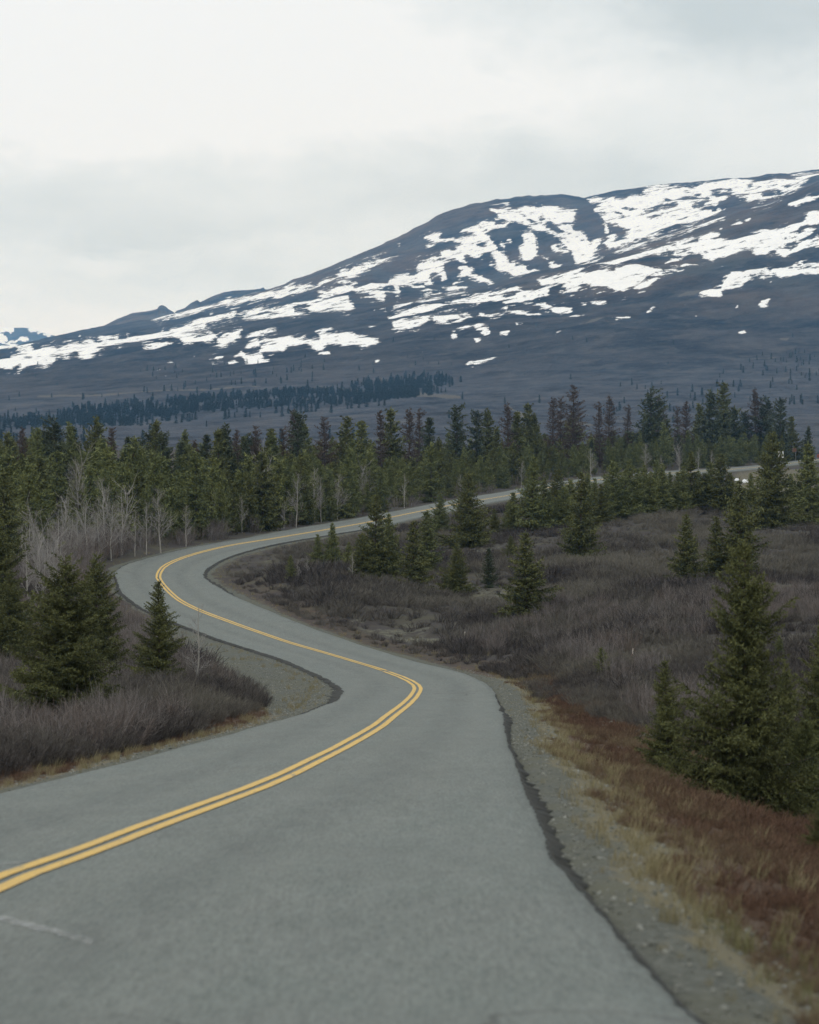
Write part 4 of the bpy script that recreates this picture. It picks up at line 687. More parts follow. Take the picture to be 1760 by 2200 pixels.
def m_needles(dark, light, bare):
    def f(t, b):
        c = coords(t); r = t.n('ShaderNodeObjectInfo').outputs['Random']; tint = t.attr('tint').outputs['Fac']
        o = t.mix(tint, dark, light)
        o = t.mix(t.mapr(t.noise(c, 9, 3), .45, .7, 0, .5), o, light)
        o = t.mix(t.mapr(r, 0, 1, 0, .45), o, bare)
        return o
    return f
M_SPRUCE = mat('spruce_needles', m_needles((.024, .032, .013), (.155, .162, .054), (.085, .094, .036)), .75, .25)
M_SPRUCE2 = mat('spruce_needles_olive', m_needles((.048, .062, .024), (.215, .230, .080), (.10, .122, .048)), .75, .25)
M_SPRUCE3 = mat('spruce_needles_deep', m_needles((.022, .032, .020), (.090, .108, .056), (.06, .072, .042)), .75, .25)
M_FARSP = mat('black_spruce_needles_hazed', m_needles((.024, .040, .044), (.060, .085, .088), (.04, .06, .062)), .8, .2)  # blue-green needles, with the blue haze of distance mixed into the colour
M_DEADN = mat('dead_spruce_twigs', m_needles((.048, .036, .030), (.125, .092, .075), (.075, .066, .055)), .9, .1)
def bark(a, c2):
    def f(t, b):
        c = coords(t); n = t.noise(t.scale(c, (1, 1, .25)), 60, 4, .7); return t.mix(n, a, c2)
    return f
M_BARK = mat('spruce_bark', bark((.045, .036, .03), (.13, .11, .095)), .95, .1)
M_PALE = mat('pale_birch_bark', bark((.22, .205, .18), (.46, .44, .40)), .85, .2)
M_GREYTWIG = mat('grey_twigs', bark((.21, .195, .178), (.42, .40, .375)), .9, .1)
def m_twig(a, c2, c3):
    def f(t, b):
        r = t.n('ShaderNodeObjectInfo').outputs['Random']; ti = t.attr('tint').outputs['Fac']
        nd = t.attr('patch'); nd.attribute_type = 'INSTANCER'
        o = t.mix(ti, a, c2); return t.mix(t.mapr(nd.outputs['Fac'], 0, 1, 0, .8), o, c3)
    return f
M_BRUSH = mat('dwarf_birch_twigs', m_twig((.026, .023, .022), (.130, .116, .108), (.19, .176, .142)), .95, .1)
M_WILLOW = mat('willow_twigs', m_twig((.09, .08, .074), (.27, .245, .23), (.13, .085, .06)), .9, .1)
M_DRY = mat('dry_grass_blades', m_twig((.14, .118, .06), (.36, .31, .185), (.115, .125, .05)), .9, .1)
M_RUSSET = mat('russet_ground_shrub', m_twig((.058, .034, .025), (.185, .112, .074), (.19, .155, .095)), .9, .1)
M_STONE = mat('road_gravel_stones', m_twig((.10, .105, .09), (.28, .285, .255), (.16, .155, .125)), .95, .1)

def plain(a, c2, s=20):
    def f(t, b): return t.mix(t.noise(coords(t), s, 4, .65), a, c2)
    return f
M_SNOWLUMP = mat('old_snow', plain((.70, .73, .76), (.88, .89, .90), 3), .8, .2)
M_SIGNW = mat('white_sign_sheet', plain((.70, .71, .71), (.82, .82, .81), 3), .5, .4)
M_SIGNB = mat('black_sign_ink', plain((.015, .015, .015), (.03, .03, .03), 3), .5, .4)
M_SIGNBR = mat('brown_sign_board', plain((.10, .055, .038), (.16, .09, .06), 3), .7, .3)
M_SIGNR = mat('faded_red_sign_sheet', plain((.17, .055, .045), (.24, .08, .06), 3), .5, .4)
M_POST = mat('grey_metal_post', plain((.20, .20, .19), (.34, .34, .33), 6), .6, .4)
M_STAKE = mat('marker_stake_paint', plain((.62, .55, .45), (.80, .74, .66), 12), .8, .2)
M_FLAG = mat('faded_pink_ribbon', plain((.45, .24, .2), (.6, .36, .32), 12), .8, .2)

# ------------------------------------------------------------------ ground sheet
NU, NY = 430, 560
u = np.linspace(-.31, .31, NU); yy = np.geomspace(40, 820, NY) - 58
Yg, Ug = np.meshgrid(yy, u, indexing='ij'); Xg = Ug * (Yg + 64)
Zg = H(Xg, Yg)
dr, side = road_d(Xg, Yg)
out = np.clip(dr, 0, None)
amp = smooth01(out, .3, 6)
Zg = Zg + amp * (fbm(Xg * .11, Yg * .09, 4) * 1.1 + fbm(Xg * .6, Yg * .5, 2) * .28)
Zg = Zg - smooth01(out, 0.2, 2.2) * .22                                   # shoulder falls away from the pavement
Zg = np.where(dr < .35, Zg - .16 * smooth01(-dr, -.35, .3), Zg)           # bed under the pavement
def ground_z(X, Y):
    """height on the finished ground sheet"""
    X = np.asarray(X, float); Y = np.asarray(Y, float)
    j = np.interp(Y, yy, np.arange(NY)); i = np.interp(X / (Y + 64), u, np.arange(NU))
    return sample(Zg, i, j)
def inzone(name, X, Y):
    """is the point inside one of the surveyed patches"""
    P = np.array(ZONES[name], float); x1, y1 = P[:, 0], P[:, 1]; x2, y2 = np.roll(x1, -1), np.roll(y1, -1)
    r = np.zeros(np.shape(X), bool)
    for a, b_, c, d in zip(x1, y1, x2, y2):
        if b_ == d: continue
        r ^= ((b_ > Y) != (d > Y)) & (X < (c - a) * (Y - b_) / (d - b_) + a)
    return r
wob_g = fbm(Xg * .35, Yg * .22, 3) * 2.2
near = smooth01(Yg, 150, 40)
def shoulder(s_, Y): return np.where(s_ > 0, .70 + .55 * np.exp(-((Y - 105) / 35.) ** 2), .62)      # width of the gravel
shw = shoulder(side, Yg)
grav = smooth01(shw + wob_g * .45 - dr, -.4, .45)
for z in ('gravel_infield', 'gravel_far'):
    if z in ZONES: grav = np.maximum(grav, blur(inzone(z, Xg, Yg), 3))
dry = smooth01(shw + .75 + wob_g * .6 - dr, -.5, .6) * np.where(side > 0, 1, .6) * np.where(Yg > 140, .45, 1)
rus = smooth01(shw + np.where(side > 0, 4.2, 1.6) + wob_g - dr, -.8, 1.0) * (.45 + .55 * smooth01(Yg, 160, 110)) * smooth01(Yg, 330, 200)
dry = np.maximum(dry, blur(inzone('dry_far', Xg, Yg), 4) * .55)
lich = smooth01(fbm(Xg * .16, Yg * .07, 4), -.13, -.24) * .45 * smooth01(Yg, 360, 300)
for z in ('lichen_a', 'lichen_b'): lich = np.maximum(lich, blur(inzone(z, Xg, Yg), 3) * (.45 + 1.2 * fbm(Xg * .8, Yg * .5, 3)))
idx = np.arange(NU * NY).reshape(NY, NU)
Fg = np.stack([idx[:-1, :-1], idx[:-1, 1:], idx[1:, 1:], idx[1:, :-1]], -1).reshape(-1, 4)
me = mesh('ground', np.stack([Xg, Yg, Zg], -1).reshape(-1, 3), Fg, [M_GROUND], True)
fattr(me, 'gravel', grav); fattr(me, 'drygrass', dry); fattr(me, 'russet', rus); fattr(me, 'lichen', lich)
ground = tag(link('ground', me), None, None, kind='structure')

# ------------------------------------------------------------------ road
ys = np.r_[np.arange(-16, 120, .8), np.arange(120, 300, 1.2), np.arange(300, 768, 3.)]
tx, ty = RT(ys); cx = RC(ys)
cols = np.linspace(-1, 1, 25)
def edge_wob(Y, sd): return fbm(Y * .16 + 40 * sd, Y * 0 + sd * 3.3, 6) * (.10 + .22 * smooth01(Y, 40, 90))
def road_pt(Y, off):
    tx, ty = RT(Y); return RC(Y) + off * ty, Y - off * tx
V = []
for c_ in cols:
    off = np.where(c_ < 0, c_ * (WL(ys) + (edge_wob(ys, -1) if c_ == -1 else 0)), c_ * (WR(ys) + (edge_wob(ys, 1) if c_ == 1 else 0)))
    X, Y = road_pt(ys, off)
    V.append(np.stack([X, Y, H(X, Y) + .05], -1))
V = np.array(V)                                       # columns, rows, 3
top = V.copy(); n_r = len(ys)
skirtL = V[0].copy(); skirtL[:, 2] -= .22; skirtL[:, 0] -= .05
skirtR = V[-1].copy(); skirtR[:, 2] -= .22; skirtR[:, 0] += .05
A = np.concatenate([skirtL[None], V, skirtR[None]], 0)
idx = np.arange(A.shape[0] * n_r).reshape(A.shape[0], n_r)
Fr = np.stack([idx[:-1, :-1], idx[1:, :-1], idx[1:, 1:], idx[:-1, 1:]], -1).reshape(-1, 4)
me = mesh('road', A.reshape(-1, 3), Fr, [M_ASPHALT], True)
offc = np.r_[-1, cols, 1]
tr = np.zeros((len(offc), n_r)); ol = tr.copy()
for i, c_ in enumerate(offc):
    m_ = np.abs(c_) * (WL(ys) if c_ < 0 else WR(ys))
    ol[i] = np.exp(-((m_ - 1.85) / .45) ** 2)
    tr[i] = np.exp(-((m_ - 1.0) / .35) ** 2) + np.exp(-((m_ - 2.7) / .35) ** 2)
fattr(me, 'track', tr); fattr(me, 'oil', ol)
road = tag(link('road', me), None, None, kind='structure')

def strip(name, Y, o1, o2, z, m_, parent):
    a = np.stack([*road_pt(Y, o1)], -1); b = np.stack([*road_pt(Y, o2)], -1)
    P = np.concatenate([a, b]); Vv = np.c_[P, H(P[:, 0], P[:, 1]) + z]
    n = len(Y); i = np.arange(n - 1); return link(name, mesh(name, Vv, np.stack([i, i + n, i + n + 1, i + 1], -1), [m_]), parent)
for sd in (-1, 1):
    for y0, y1, sh in ((-16, 148.5, 0), (149.2, 767, .10)):
        Y = np.arange(y0, y1, .6) if y1 < 200 else np.r_[np.arange(y0, 300, .8), np.arange(300, y1, 2.5)]
        wv = fbm(Y * .9 + sd * 31, Y * 0 + 2.2, 3) * .03
        o = sd * .15 + sh
        strip('centre_line', Y, o - .088 + wv, o + .088 + wv * .6, .062, M_YELLOW, road)
# dark strips on the broken pavement edges: crumbled tar plus painted shade of the step
def crumble(y0, y1, sd, wid, out_, name='broken_edge_with_shade'):
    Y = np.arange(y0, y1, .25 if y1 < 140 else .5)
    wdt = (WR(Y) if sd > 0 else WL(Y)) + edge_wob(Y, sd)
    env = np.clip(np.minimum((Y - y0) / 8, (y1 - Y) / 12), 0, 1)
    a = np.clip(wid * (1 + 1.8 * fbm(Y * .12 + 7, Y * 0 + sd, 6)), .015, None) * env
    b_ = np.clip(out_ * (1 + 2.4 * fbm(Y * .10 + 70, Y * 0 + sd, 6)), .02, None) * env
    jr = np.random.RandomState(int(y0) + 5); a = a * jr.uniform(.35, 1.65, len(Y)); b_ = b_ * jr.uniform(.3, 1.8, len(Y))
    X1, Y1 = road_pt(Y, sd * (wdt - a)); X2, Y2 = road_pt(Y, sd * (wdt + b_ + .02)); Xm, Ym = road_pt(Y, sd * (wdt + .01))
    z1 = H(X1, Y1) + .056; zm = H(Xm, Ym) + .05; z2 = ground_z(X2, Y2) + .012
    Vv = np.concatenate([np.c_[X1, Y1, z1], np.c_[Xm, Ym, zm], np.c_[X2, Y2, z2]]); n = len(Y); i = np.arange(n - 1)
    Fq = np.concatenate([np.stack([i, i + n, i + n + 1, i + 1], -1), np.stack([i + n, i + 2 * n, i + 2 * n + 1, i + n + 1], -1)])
    return link(name, mesh(name, Vv, Fq, [M_TAR_SHADE]), road)
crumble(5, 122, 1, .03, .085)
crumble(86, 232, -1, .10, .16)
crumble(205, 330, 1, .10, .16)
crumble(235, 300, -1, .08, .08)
for (a, b_, c, d, wd) in SCUFFS:                      # scuffed remains of paint near the viewer
    X = np.linspace(a, c, 14); Y = np.linspace(b_, d, 14) + fbm(np.arange(14) * .7, np.zeros(14) + a, 2) * .25
    Vv = np.concatenate([np.c_[X, Y - wd / 2, H(X, Y - wd / 2) + .058], np.c_[X, Y + wd / 2, H(X, Y + wd / 2) + .058]])
    i = np.arange(13); link('scuffed_paint', mesh('scuffed_paint', Vv, np.stack([i, i + 1, i + 15, i + 14], -1), [M_SCUFF]), road)

# ------------------------------------------------------------------ mountain: slopes, front spur, bowl and summit ridge behind
def pchip(xk, Yk, xq):
    """monotone cubic through curves Yk (k, n) at xk (k,), evaluated at xq (q,)"""
    h = np.diff(xk)[:, None]; dl = np.diff(Yk, axis=0) / h
    m = np.zeros_like(Yk); s = dl[:-1] * dl[1:] > 0
    hm = 2 * dl[:-1] * dl[1:] / np.where(s, dl[:-1] + dl[1:], 1); m[1:-1] = np.where(s, hm, 0); m[0] = dl[0]; m[-1] = dl[-1]
    i = np.clip(np.searchsorted(xk, xq) - 1, 0, len(xk) - 2); t = ((xq - xk[i]) / (xk[i + 1] - xk[i]))[:, None]; hh = (xk[i + 1] - xk[i])[:, None]
    return (1 + 2 * t) * (1 - t) ** 2 * Yk[i] + t * (1 - t) ** 2 * hh * m[i] + t * t * (3 - 2 * t) * Yk[i + 1] + t * t * (t - 1) * hh * m[i + 1]
MA = np.r_[np.linspace(-.34, -.152, 50)[:-1], np.linspace(-.152, .152, 760), np.linspace(.152, .34, 50)[1:]]     # azimuth tangents
ks = np.array([c[0] for c in CURVES], float)
E_ = np.array([np.interp(MA, [p[0] for p in c[1]], [p[1] for p in c[1]]) for c in CURVES])
E_[0] = H(MA * ks[0], np.full_like(MA, ks[0])) / ks[0] - .0015
kern = np.hanning(9); kern /= kern.sum()
E_ = np.array([np.convolve(np.pad(r, 4, 'edge'), kern, 'valid') for r in E_])
spans = [(760, 1300, 30), (1300, 2100, 50), (2100, 3400, 90), (3400, 4500, 130), (4500, 4900, 50), (4900, 6200, 150), (6200, 8200, 24)]
MY = np.concatenate([np.linspace(a, b, n, endpoint=False) for a, b, n in spans] + [[8200.]])
ME = pchip(ks, E_, MY)                                 # elevation tangent on the grid
Am, Ym = np.meshgrid(MA, MY); Xm = Am * Ym; Zm = ME * Ym
crest = np.minimum(np.abs(Ym - 4500) / 500, np.abs(Ym - 6200) / 700).clip(.25, 1)
relief = smooth01(Ym, 2400, 4600)
rid = 1 - np.abs(fbm(Xm * .0030 + 3, Ym * .0022, 5)) * 4
Zm = Zm + relief * crest * (fbm(Xm * .0045, Ym * .003, 5) * 46 + (rid - .7) * 12 + fbm(Xm * .03, Ym * .02, 3) * 9) + smooth01(Ym, 760, 1400) * fbm(Xm * .02, Ym * .012, 3) * 5
Zm = Zm + fbm(Xm * .02 + 5, Ym * .02, 4) * 16 * np.exp(-((Ym - 6200) / 160) ** 2)
ST = 1 / 6000.                                        # maps of snow and bare ground, by azimuth and elevation of the slope
GX0, GY0, GW, GH = -.16, -.005, 1920, 700
snow_m = raster(SNOW, GX0, GY0, ST, GW, GH) & ~raster(SNOW_HOLES, GX0, GY0, ST, GW, GH)
snow_f = .45 * blur(snow_m, 2) + .55 * blur(snow_m, 16); snow_w = blur(snow_m, 90); snow_w = np.clip(4.2 * snow_w * (1.06 - snow_w) + .6 * snow_w, 0, 1); tan_f = blur(raster(TAN, GX0, GY0, ST, GW, GH), 2)
bm = Zm / Ym
snow = sample(snow_f, (Am - GX0) / ST, (ME - GY0) / ST)
rough_ = sample(snow_w, (Am - GX0) / ST, (ME - GY0) / ST)
outside = np.abs(Am) > .155
snow = np.where(outside, smooth01(fbm(Xm * .003, Zm * .016, 4) + (ME - .045) * 2.2, .0, .08), snow)
tan_ = np.where(outside, 0, sample(tan_f, (Am - GX0) / ST, (ME - GY0) / ST))
ny, nx = Am.shape; idx = np.arange(nx * ny).reshape(ny, nx)
Fm = np.stack([idx[:-1, :-1], idx[:-1, 1:], idx[1:, 1:], idx[1:, :-1]], -1).reshape(-1, 4)
me = mesh('mountain', np.stack([Xm, Ym, Zm], -1).reshape(-1, 3), Fm, [M_MOUNT], True)
fattr(me, 'snow', snow); fattr(me, 'ragged', np.where(outside, .6, rough_)); fattr(me, 'tan', tan_); fattr(me, 'high', smooth01(ME, .045, .07)); fattr(me, 'valley', smooth01(Ym, 3300, 2300))
tag(link('mountain', me), None, None, kind='structure')
def mount_z(X, Y):
    return sample(Zm, np.interp(X / Y, MA, np.arange(nx)), np.interp(Y, MY, np.arange(ny)))

for hname, D, prof, hm_snow in HILLS:                 # lower summits behind the left flank
    a = np.linspace(prof[0][0] - .002, prof[-1][0] + .002, 240); cr_ = np.interp(a, [p[0] for p in prof], [p[1] for p in prof])
    t = np.linspace(-1, 1, 60); Tg, Ag = np.meshgrid(t, a, indexing='ij')
    Yh = D + Tg * 1100; fall = np.abs(Tg) ** 1.35
    el_ = cr_[None] * (1 - fall) + .030 * fall
    Zh = el_ * Yh + fbm(Ag * D * .006, Yh * .006, 5) * 38 * (1 - .6 * (1 - fall))
    n1, n2 = Tg.shape; idx = np.arange(n1 * n2).reshape(n1, n2)
    Fh = np.stack([idx[:-1, :-1], idx[:-1, 1:], idx[1:, 1:], idx[1:, :-1]], -1).reshape(-1, 4)
    me = mesh('hill', np.stack([Ag * Yh, Yh, Zh], -1).reshape(-1, 3), Fh, [M_MOUNT], True)
    s_ = sample(snow_f, (Ag - GX0) / ST, (el_ - GY0) / ST)
    if hm_snow: s_ = np.maximum(s_, smooth01(fbm(Ag * 260, el_ * 700, 4), hm_snow - .06, hm_snow + .03))
    fattr(me, 'snow', s_); fattr(me, 'ragged', s_ * 0 + .4); fattr(me, 'tan', s_ * 0); fattr(me, 'high', s_ * 0 + (1 if not hm_snow else .3))
    tag(link('hill', me), None, None, kind='structure')

# ------------------------------------------------------------------ plant meshes (each 1 m tall, scaled when placed)
def tri_cone(P0, P1, r0, r1, sides=3):
    """tapered prisms along many segments at once -> V, F"""
    P0 = np.asarray(P0, float).reshape(-1, 3); P1 = np.asarray(P1, float).reshape(-1, 3); n = len(P0)
    r0 = np.broadcast_to(r0, (n,)); r1 = np.broadcast_to(r1, (n,))
    d = P1 - P0; d /= np.linalg.norm(d, axis=1, keepdims=True) + 1e-9
    up = np.where(np.abs(d[:, 2:3]) > .9, np.array([[1., 0, 0]]), np.array([[0, 0, 1.]]))
    a = np.cross(d, up); a /= np.linalg.norm(a, axis=1, keepdims=True) + 1e-9; b = np.cross(d, a)
    Vv = []
    for k_ in range(sides):
        an = 2 * math.pi * k_ / sides; q = a * math.cos(an) + b * math.sin(an)
        Vv += [P0 + q * r0[:, None], P1 + q * r1[:, None]]
    Vv = np.stack(Vv, 1).reshape(-1, 3); base = np.arange(n)[:, None] * 2 * sides
    Fq = []
    for k_ in range(sides):
        k2 = (k_ + 1) % sides; Fq.append(np.concatenate([base + 2 * k_, base + 2 * k2, base + 2 * k2 + 1, base + 2 * k_ + 1], 1))
    return Vv, np.stack(Fq, 1).reshape(-1, 4)

def spruce(seed, rad, levels, per, space, nlen, nwid, gap=0., power=1.0, ragged=.35, lean=0., skirt=.02, club=0., spread=1.0, step=.02, droop=1.0, bare=0.):
    """trunk, bough and needle meshes of a spruce: tiers of boughs, side twigs, needles along every twig"""
    rs = np.random.RandomState(seed)
    tz = np.linspace(0, .985, 9); bx = lean * tz ** 1.6 + rs.randn() * .008 * np.sin(tz * 3); by = rs.randn() * .008 * np.sin(tz * 2.4)
    P = np.stack([bx, by, tz], -1); rr = .0145 * (1 - tz) ** .8 + .0012
    TV, TF = tri_cone(P[:-1], P[1:], rr[:-1], rr[1:], 6)
    lump = rs.rand(5, 9) * ragged * 1.6 + 1 - ragged * .8              # uneven outline: sectors and heights that grew more or less
    B0, B1, br0, br1 = [], [], [], []; W0, W1, wt = [], [], []
    for i in range(levels):
        zt = skirt + (.97 - skirt) * ((i + .5 * rs.rand()) / levels) ** .93
        prof = rad * ((1 - zt) ** power) * (.5 + .5 * min(1, (zt - skirt) / .14 + .15)) + .010
        if club and zt > .84: prof += club * math.sin((zt - .84) / .16 * math.pi)
        nb = max(4, int(per * (1.15 - .55 * zt))); a0 = rs.rand() * 6.283
        for b_ in range(nb):
            if rs.rand() < gap: continue
            z = zt + rs.randn() * .5 / levels
            az = a0 + (b_ + rs.rand() * .7) / nb * 6.283
            L = prof * lump[min(4, int(zt * 5)), int((az % 6.2832) / 6.2832 * 9) % 9] * (.62 + .55 * rs.rand())
            if rs.rand() < .06: L *= 1.22
            slope = (-.50 + 1.25 * z) * droop + rs.randn() * .10; curl = .34 * (1 - z) + .05
            n = max(3, int(L / step)); ss = np.linspace(0, 1, n + 1)
            yaw = az + np.cumsum(rs.randn(n + 1) * .06)
            ox = np.interp(z, tz, bx); oy = np.interp(z, tz, by)
            br = np.stack([ox + np.cos(yaw) * L * ss, oy + np.sin(yaw) * L * ss, z + L * (slope * ss + curl * ss ** 2)], -1)
            B0.append(br[:-1]); B1.append(br[1:]); br0.append((.0030 * (1 - ss[:-1]) + .0005) * (.4 + L / rad)); br1.append((.0030 * (1 - ss[1:]) + .0005) * (.4 + L / rad))
            tb = rs.rand()
            lo = int(n * bare * (1 - z))
            W0.append(br[lo:-1]); W1.append(br[lo + 1:]); wt.append(np.full(n - lo, tb))
            for j in range(max(1, lo), n + 1):
                s_ = ss[j]; tw = spread * L * .40 * min(1., .35 + s_ * 2.2) * (1.08 - s_ * .85) + step * .4
                for sg in (-1, 1):
                    th = yaw[j] + sg * (.70 + .4 * rs.rand()); tl = tw * (.55 + .6 * rs.rand())
                    d0 = np.array([math.cos(th), math.sin(th), slope * .5 - .18 + rs.randn() * .16]); m_ = br[j] + d0 * tl * .55
                    d1 = d0 + np.array([rs.randn() * .2, rs.randn() * .2, .12]); e_ = m_ + d1 * tl * .45
                    W0.append(np.array([br[j], m_])); W1.append(np.array([m_, e_])); wt.append(np.full(2, np.clip(tb + rs.randn() * .22, 0, 1)))
    top = np.array([bx[-1], by[-1], .985]); W0.append(np.array([[np.interp(.86, tz, bx), np.interp(.86, tz, by), .86], top])); W1.append(np.array([top, top + (0, 0, .02)])); wt.append(np.array([.6, .8]))
    W0 = np.concatenate(W0); W1 = np.concatenate(W1); wt = np.concatenate(wt)
    ln = np.linalg.norm(W1 - W0, axis=1); cnt = np.maximum(1, (ln / space + rs.rand(len(ln))).astype(int))
    k = np.repeat(np.arange(len(ln)), cnt); f = rs.rand(len(k))[:, None]
    p = W0[k] * (1 - f) + W1[k] * f; ax = (W1 - W0)[k] / (ln[k][:, None] + 1e-9)
    d = ax * .55 + rs.randn(len(k), 3) * .55; d[:, 2] += .10; d /= np.linalg.norm(d, axis=1, keepdims=True)
    s_ = np.cross(d, rs.randn(len(k), 3)); s_ /= np.linalg.norm(s_, axis=1, keepdims=True) + 1e-9
    l_ = nlen * (.6 + .8 * rs.rand(len(k)))[:, None]; w_ = nwid * .5
    NV = np.stack([p - s_ * w_, p + s_ * w_, p + d * l_], 1).reshape(-1, 3)
    tint = np.clip(wt[k] * .75 + rs.rand(len(k)) * .35 - .05, 0, 1)
    BV, BF = tri_cone(np.concatenate(B0), np.concatenate(B1), np.concatenate(br0), np.concatenate(br1))
    BT = np.concatenate([BF[:, [0, 1, 2]], BF[:, [0, 2, 3]]])
    return (TV, TF), (BV, BT), (NV, np.arange(len(NV)).reshape(-1, 3), np.repeat(tint, 3))

def spruce_meshes(name, **kw):
    (TV, TF), (BV, BF), (NV, NF, tint) = spruce(**kw)
    tm = mesh(name + '_trunk', TV, TF, [M_BARK], True)
    cm = mesh(name + '_crown', np.concatenate([NV, BV]), np.concatenate([NF, BF + len(NV)]), [M_SPRUCE, M_BARK])
    mi = np.zeros(len(NF) + len(BF), np.int32); mi[len(NF):] = 1; cm.polygons.foreach_set('material_index', mi)
    fattr(cm, 'tint', np.r_[tint, np.zeros(len(BV))])
    return tm, cm

PROTO = {}
def proto(key):
    kind, n = key.split(':')[:2]; n = int(n)
    if (kind, n) in PROTO: return PROTO[kind, n]
    if kind == 'hero':
        p = [dict(rad=.31, levels=46, per=12, power=.92, ragged=.52, gap=.12, droop=1.0, bare=.2, lean=.02), dict(rad=.34, levels=42, per=11, power=.9, ragged=.5, gap=.12),
             dict(rad=.29, levels=42, per=11, power=.95, ragged=.55, gap=.12, lean=-.02), dict(rad=.38, levels=44, per=12, power=.78, ragged=.6, gap=.12, lean=.03)][n]
        r = spruce_meshes('spruce_hero', seed=11 + n, space=.0044, nlen=.0140, nwid=.0066, step=.0155, **p)
    elif kind == 'mid':
        p = [dict(rad=.30, power=.95), dict(rad=.24, power=.9), dict(rad=.37, power=.95), dict(rad=.20, power=.8, ragged=.55), dict(rad=.27, power=.8, ragged=.55)][n]
        p = dict(dict(ragged=.42, gap=.08), **p)
        r = spruce_meshes('spruce_mid', seed=31 + n, levels=30, per=10, space=.010, nlen=.025, nwid=.0130, step=.027, **p)
    elif kind == 'far':
        p = [dict(rad=.23, power=.85), dict(rad=.27, power=.95), dict(rad=.17, power=.75, ragged=.6), dict(rad=.23, power=.6, ragged=.6, club=.02), dict(rad=.20, power=.85), dict(rad=.29, power=.8, ragged=.65)][n]
        p = dict(dict(ragged=.5, gap=.10), **p)
        r = spruce_meshes('spruce_far', seed=51 + n, levels=26, per=9, space=.013, nlen=.032, nwid=.0175, step=.032, **p)
    elif kind == 'dead':
        p = [dict(rad=.13, power=.6, club=.012), dict(rad=.17, power=.75), dict(rad=.10, power=.5, club=.012), dict(rad=.21, power=.65)][n]
        r = spruce_meshes('spruce_dead', seed=71 + n, levels=28, per=9, space=.012, nlen=.024, nwid=.0085, step=.027, ragged=.6, gap=.18, skirt=.05, **p)
    elif kind == 'darktop':
        p = [dict(rad=.20, power=.62, ragged=.7), dict(rad=.27, power=.6, ragged=.8)][n]
        r = spruce_meshes('spruce_dark', seed=91 + n, levels=26, per=9, space=.012, nlen=.03, nwid=.0150, step=.03, gap=.16, skirt=.04, club=.02, **p)
    PROTO[kind, n] = r; return r

def tree(x, y, h, key, label, group=None, wide=1.0, seed=0, name='spruce_tree', cat='spruce tree'):
    rs = random.Random(seed * 7919 + 13)
    tm, cm = proto(key); k = key.split(':')
    mt = M_DEADN if k[0] == 'dead' else M_SPRUCE3 if k[0] == 'darktop' else {'g': M_SPRUCE, 'o': M_SPRUCE2, 'd': M_SPRUCE3}[k[2]]
    e_ = bpy.data.objects.new(name, None); col.objects.link(e_); e_.empty_display_size = .3
    e_.location = (x, y, float(ground_z(x, y)) - .04); e_.rotation_euler = (rs.uniform(-.025, .025), rs.uniform(-.025, .025), rs.uniform(0, 6.28))
    e_.scale = (h * wide, h * wide, h)
    link('trunk', tm, e_); c_ = link('crown', cm, e_)
    c_.material_slots[0].link = 'OBJECT'; c_.material_slots[0].material = mt
    return tag(e_, label, cat, group)

k_ = 0
for (x, y, h, key, wide, label, group) in SPRUCES:
    k_ += 1; tree(x, y, h, key, label, group, wide, k_)

# forest belt behind the road, row upon row
rg = random.Random(5)
FZ = [(-.16, -.095, 'left of the far bend', 'spruces left of the far bend'),
      (-.095, -.045, 'above the far bend', 'forest spruces above the far bend'),
      (-.045, .022, 'behind the middle road stretch', 'forest spruces behind the middle of the far road'),
      (.022, .085, 'behind the receding road', 'forest spruces behind the receding far road'),
      (.085, .17, 'near the white road sign', 'forest spruces near the road sign')]
n_fill = 0
taken = []; fill = []
for t_ in range(6000):
    if n_fill >= 168: break
    a = rg.uniform(-.152, .150)
    Dr = np.interp(a, [-.16, -.112, -.085, -.06, -.035, -.0, .036, .065, .09, .118, .14, .16], [288, 262, 276, 300, 335, 395, 480, 545, 610, 690, 745, 775])
    f = rg.random() * .10 if n_fill % 5 < 2 else rg.random()
    y = float(Dr + 3 + f * (140 - 60 * max(0, a) / .15))
    y = min(y, 778); x = a * y
    d_, s_ = road_d(np.array([x]), np.array([y]))
    if s_[0] > 0 or d_[0] < 2.6: continue
    if any((x - p) ** 2 + (y - q) ** 2 < 4.5 for p, q in taken): continue
    taken.append((x, y)); n_fill += 1
    h = (3.8 + 5.2 * rg.random() ** 1.4) * (1 + .25 * f) * np.interp(a, [-.15, 0, .15], [1.0, 1.10, 1.32])
    pi, pc = rg.randrange(6), rg.choice('oooog' if f < .3 else 'ooggd')
    key = 'far:%d:%s' % (pi, pc)
    z_ = [z for z in FZ if z[0] <= a < z[1]][0]
    look = {'o': 'olive green', 'g': 'mid green', 'd': 'deep green'}[pc] + ' ' + ('broad', 'conical', 'slim', 'ragged', 'narrow', 'bushy')[pi]
    fill.append((a, x, y, h, key, look + ' spruce ' + ('fronting' if f < .12 else 'deep in' if f > .6 else 'within') + ' the forest ' + z_[2], z_[3], rg.uniform(.78, 1.08), 1000 + t_))

fill.sort()
ORD = ['leftmost', 'second from left', 'third from left', 'fourth from left', 'fifth from left', 'sixth from left', 'seventh from left', 'eighth from left']
for i, (a, x, y, h, key, lab, grp, wd, sd_) in enumerate(fill):
    same = [q[0] for q in fill if q[5] == lab]
    tree(x, y, h, key, lab if len(same) == 1 else lab + ', ' + ORD[same.index(a)], grp, wd, sd_)

# the crowded depth of the forest, where trees can no longer be told apart, follows with the other stuff below

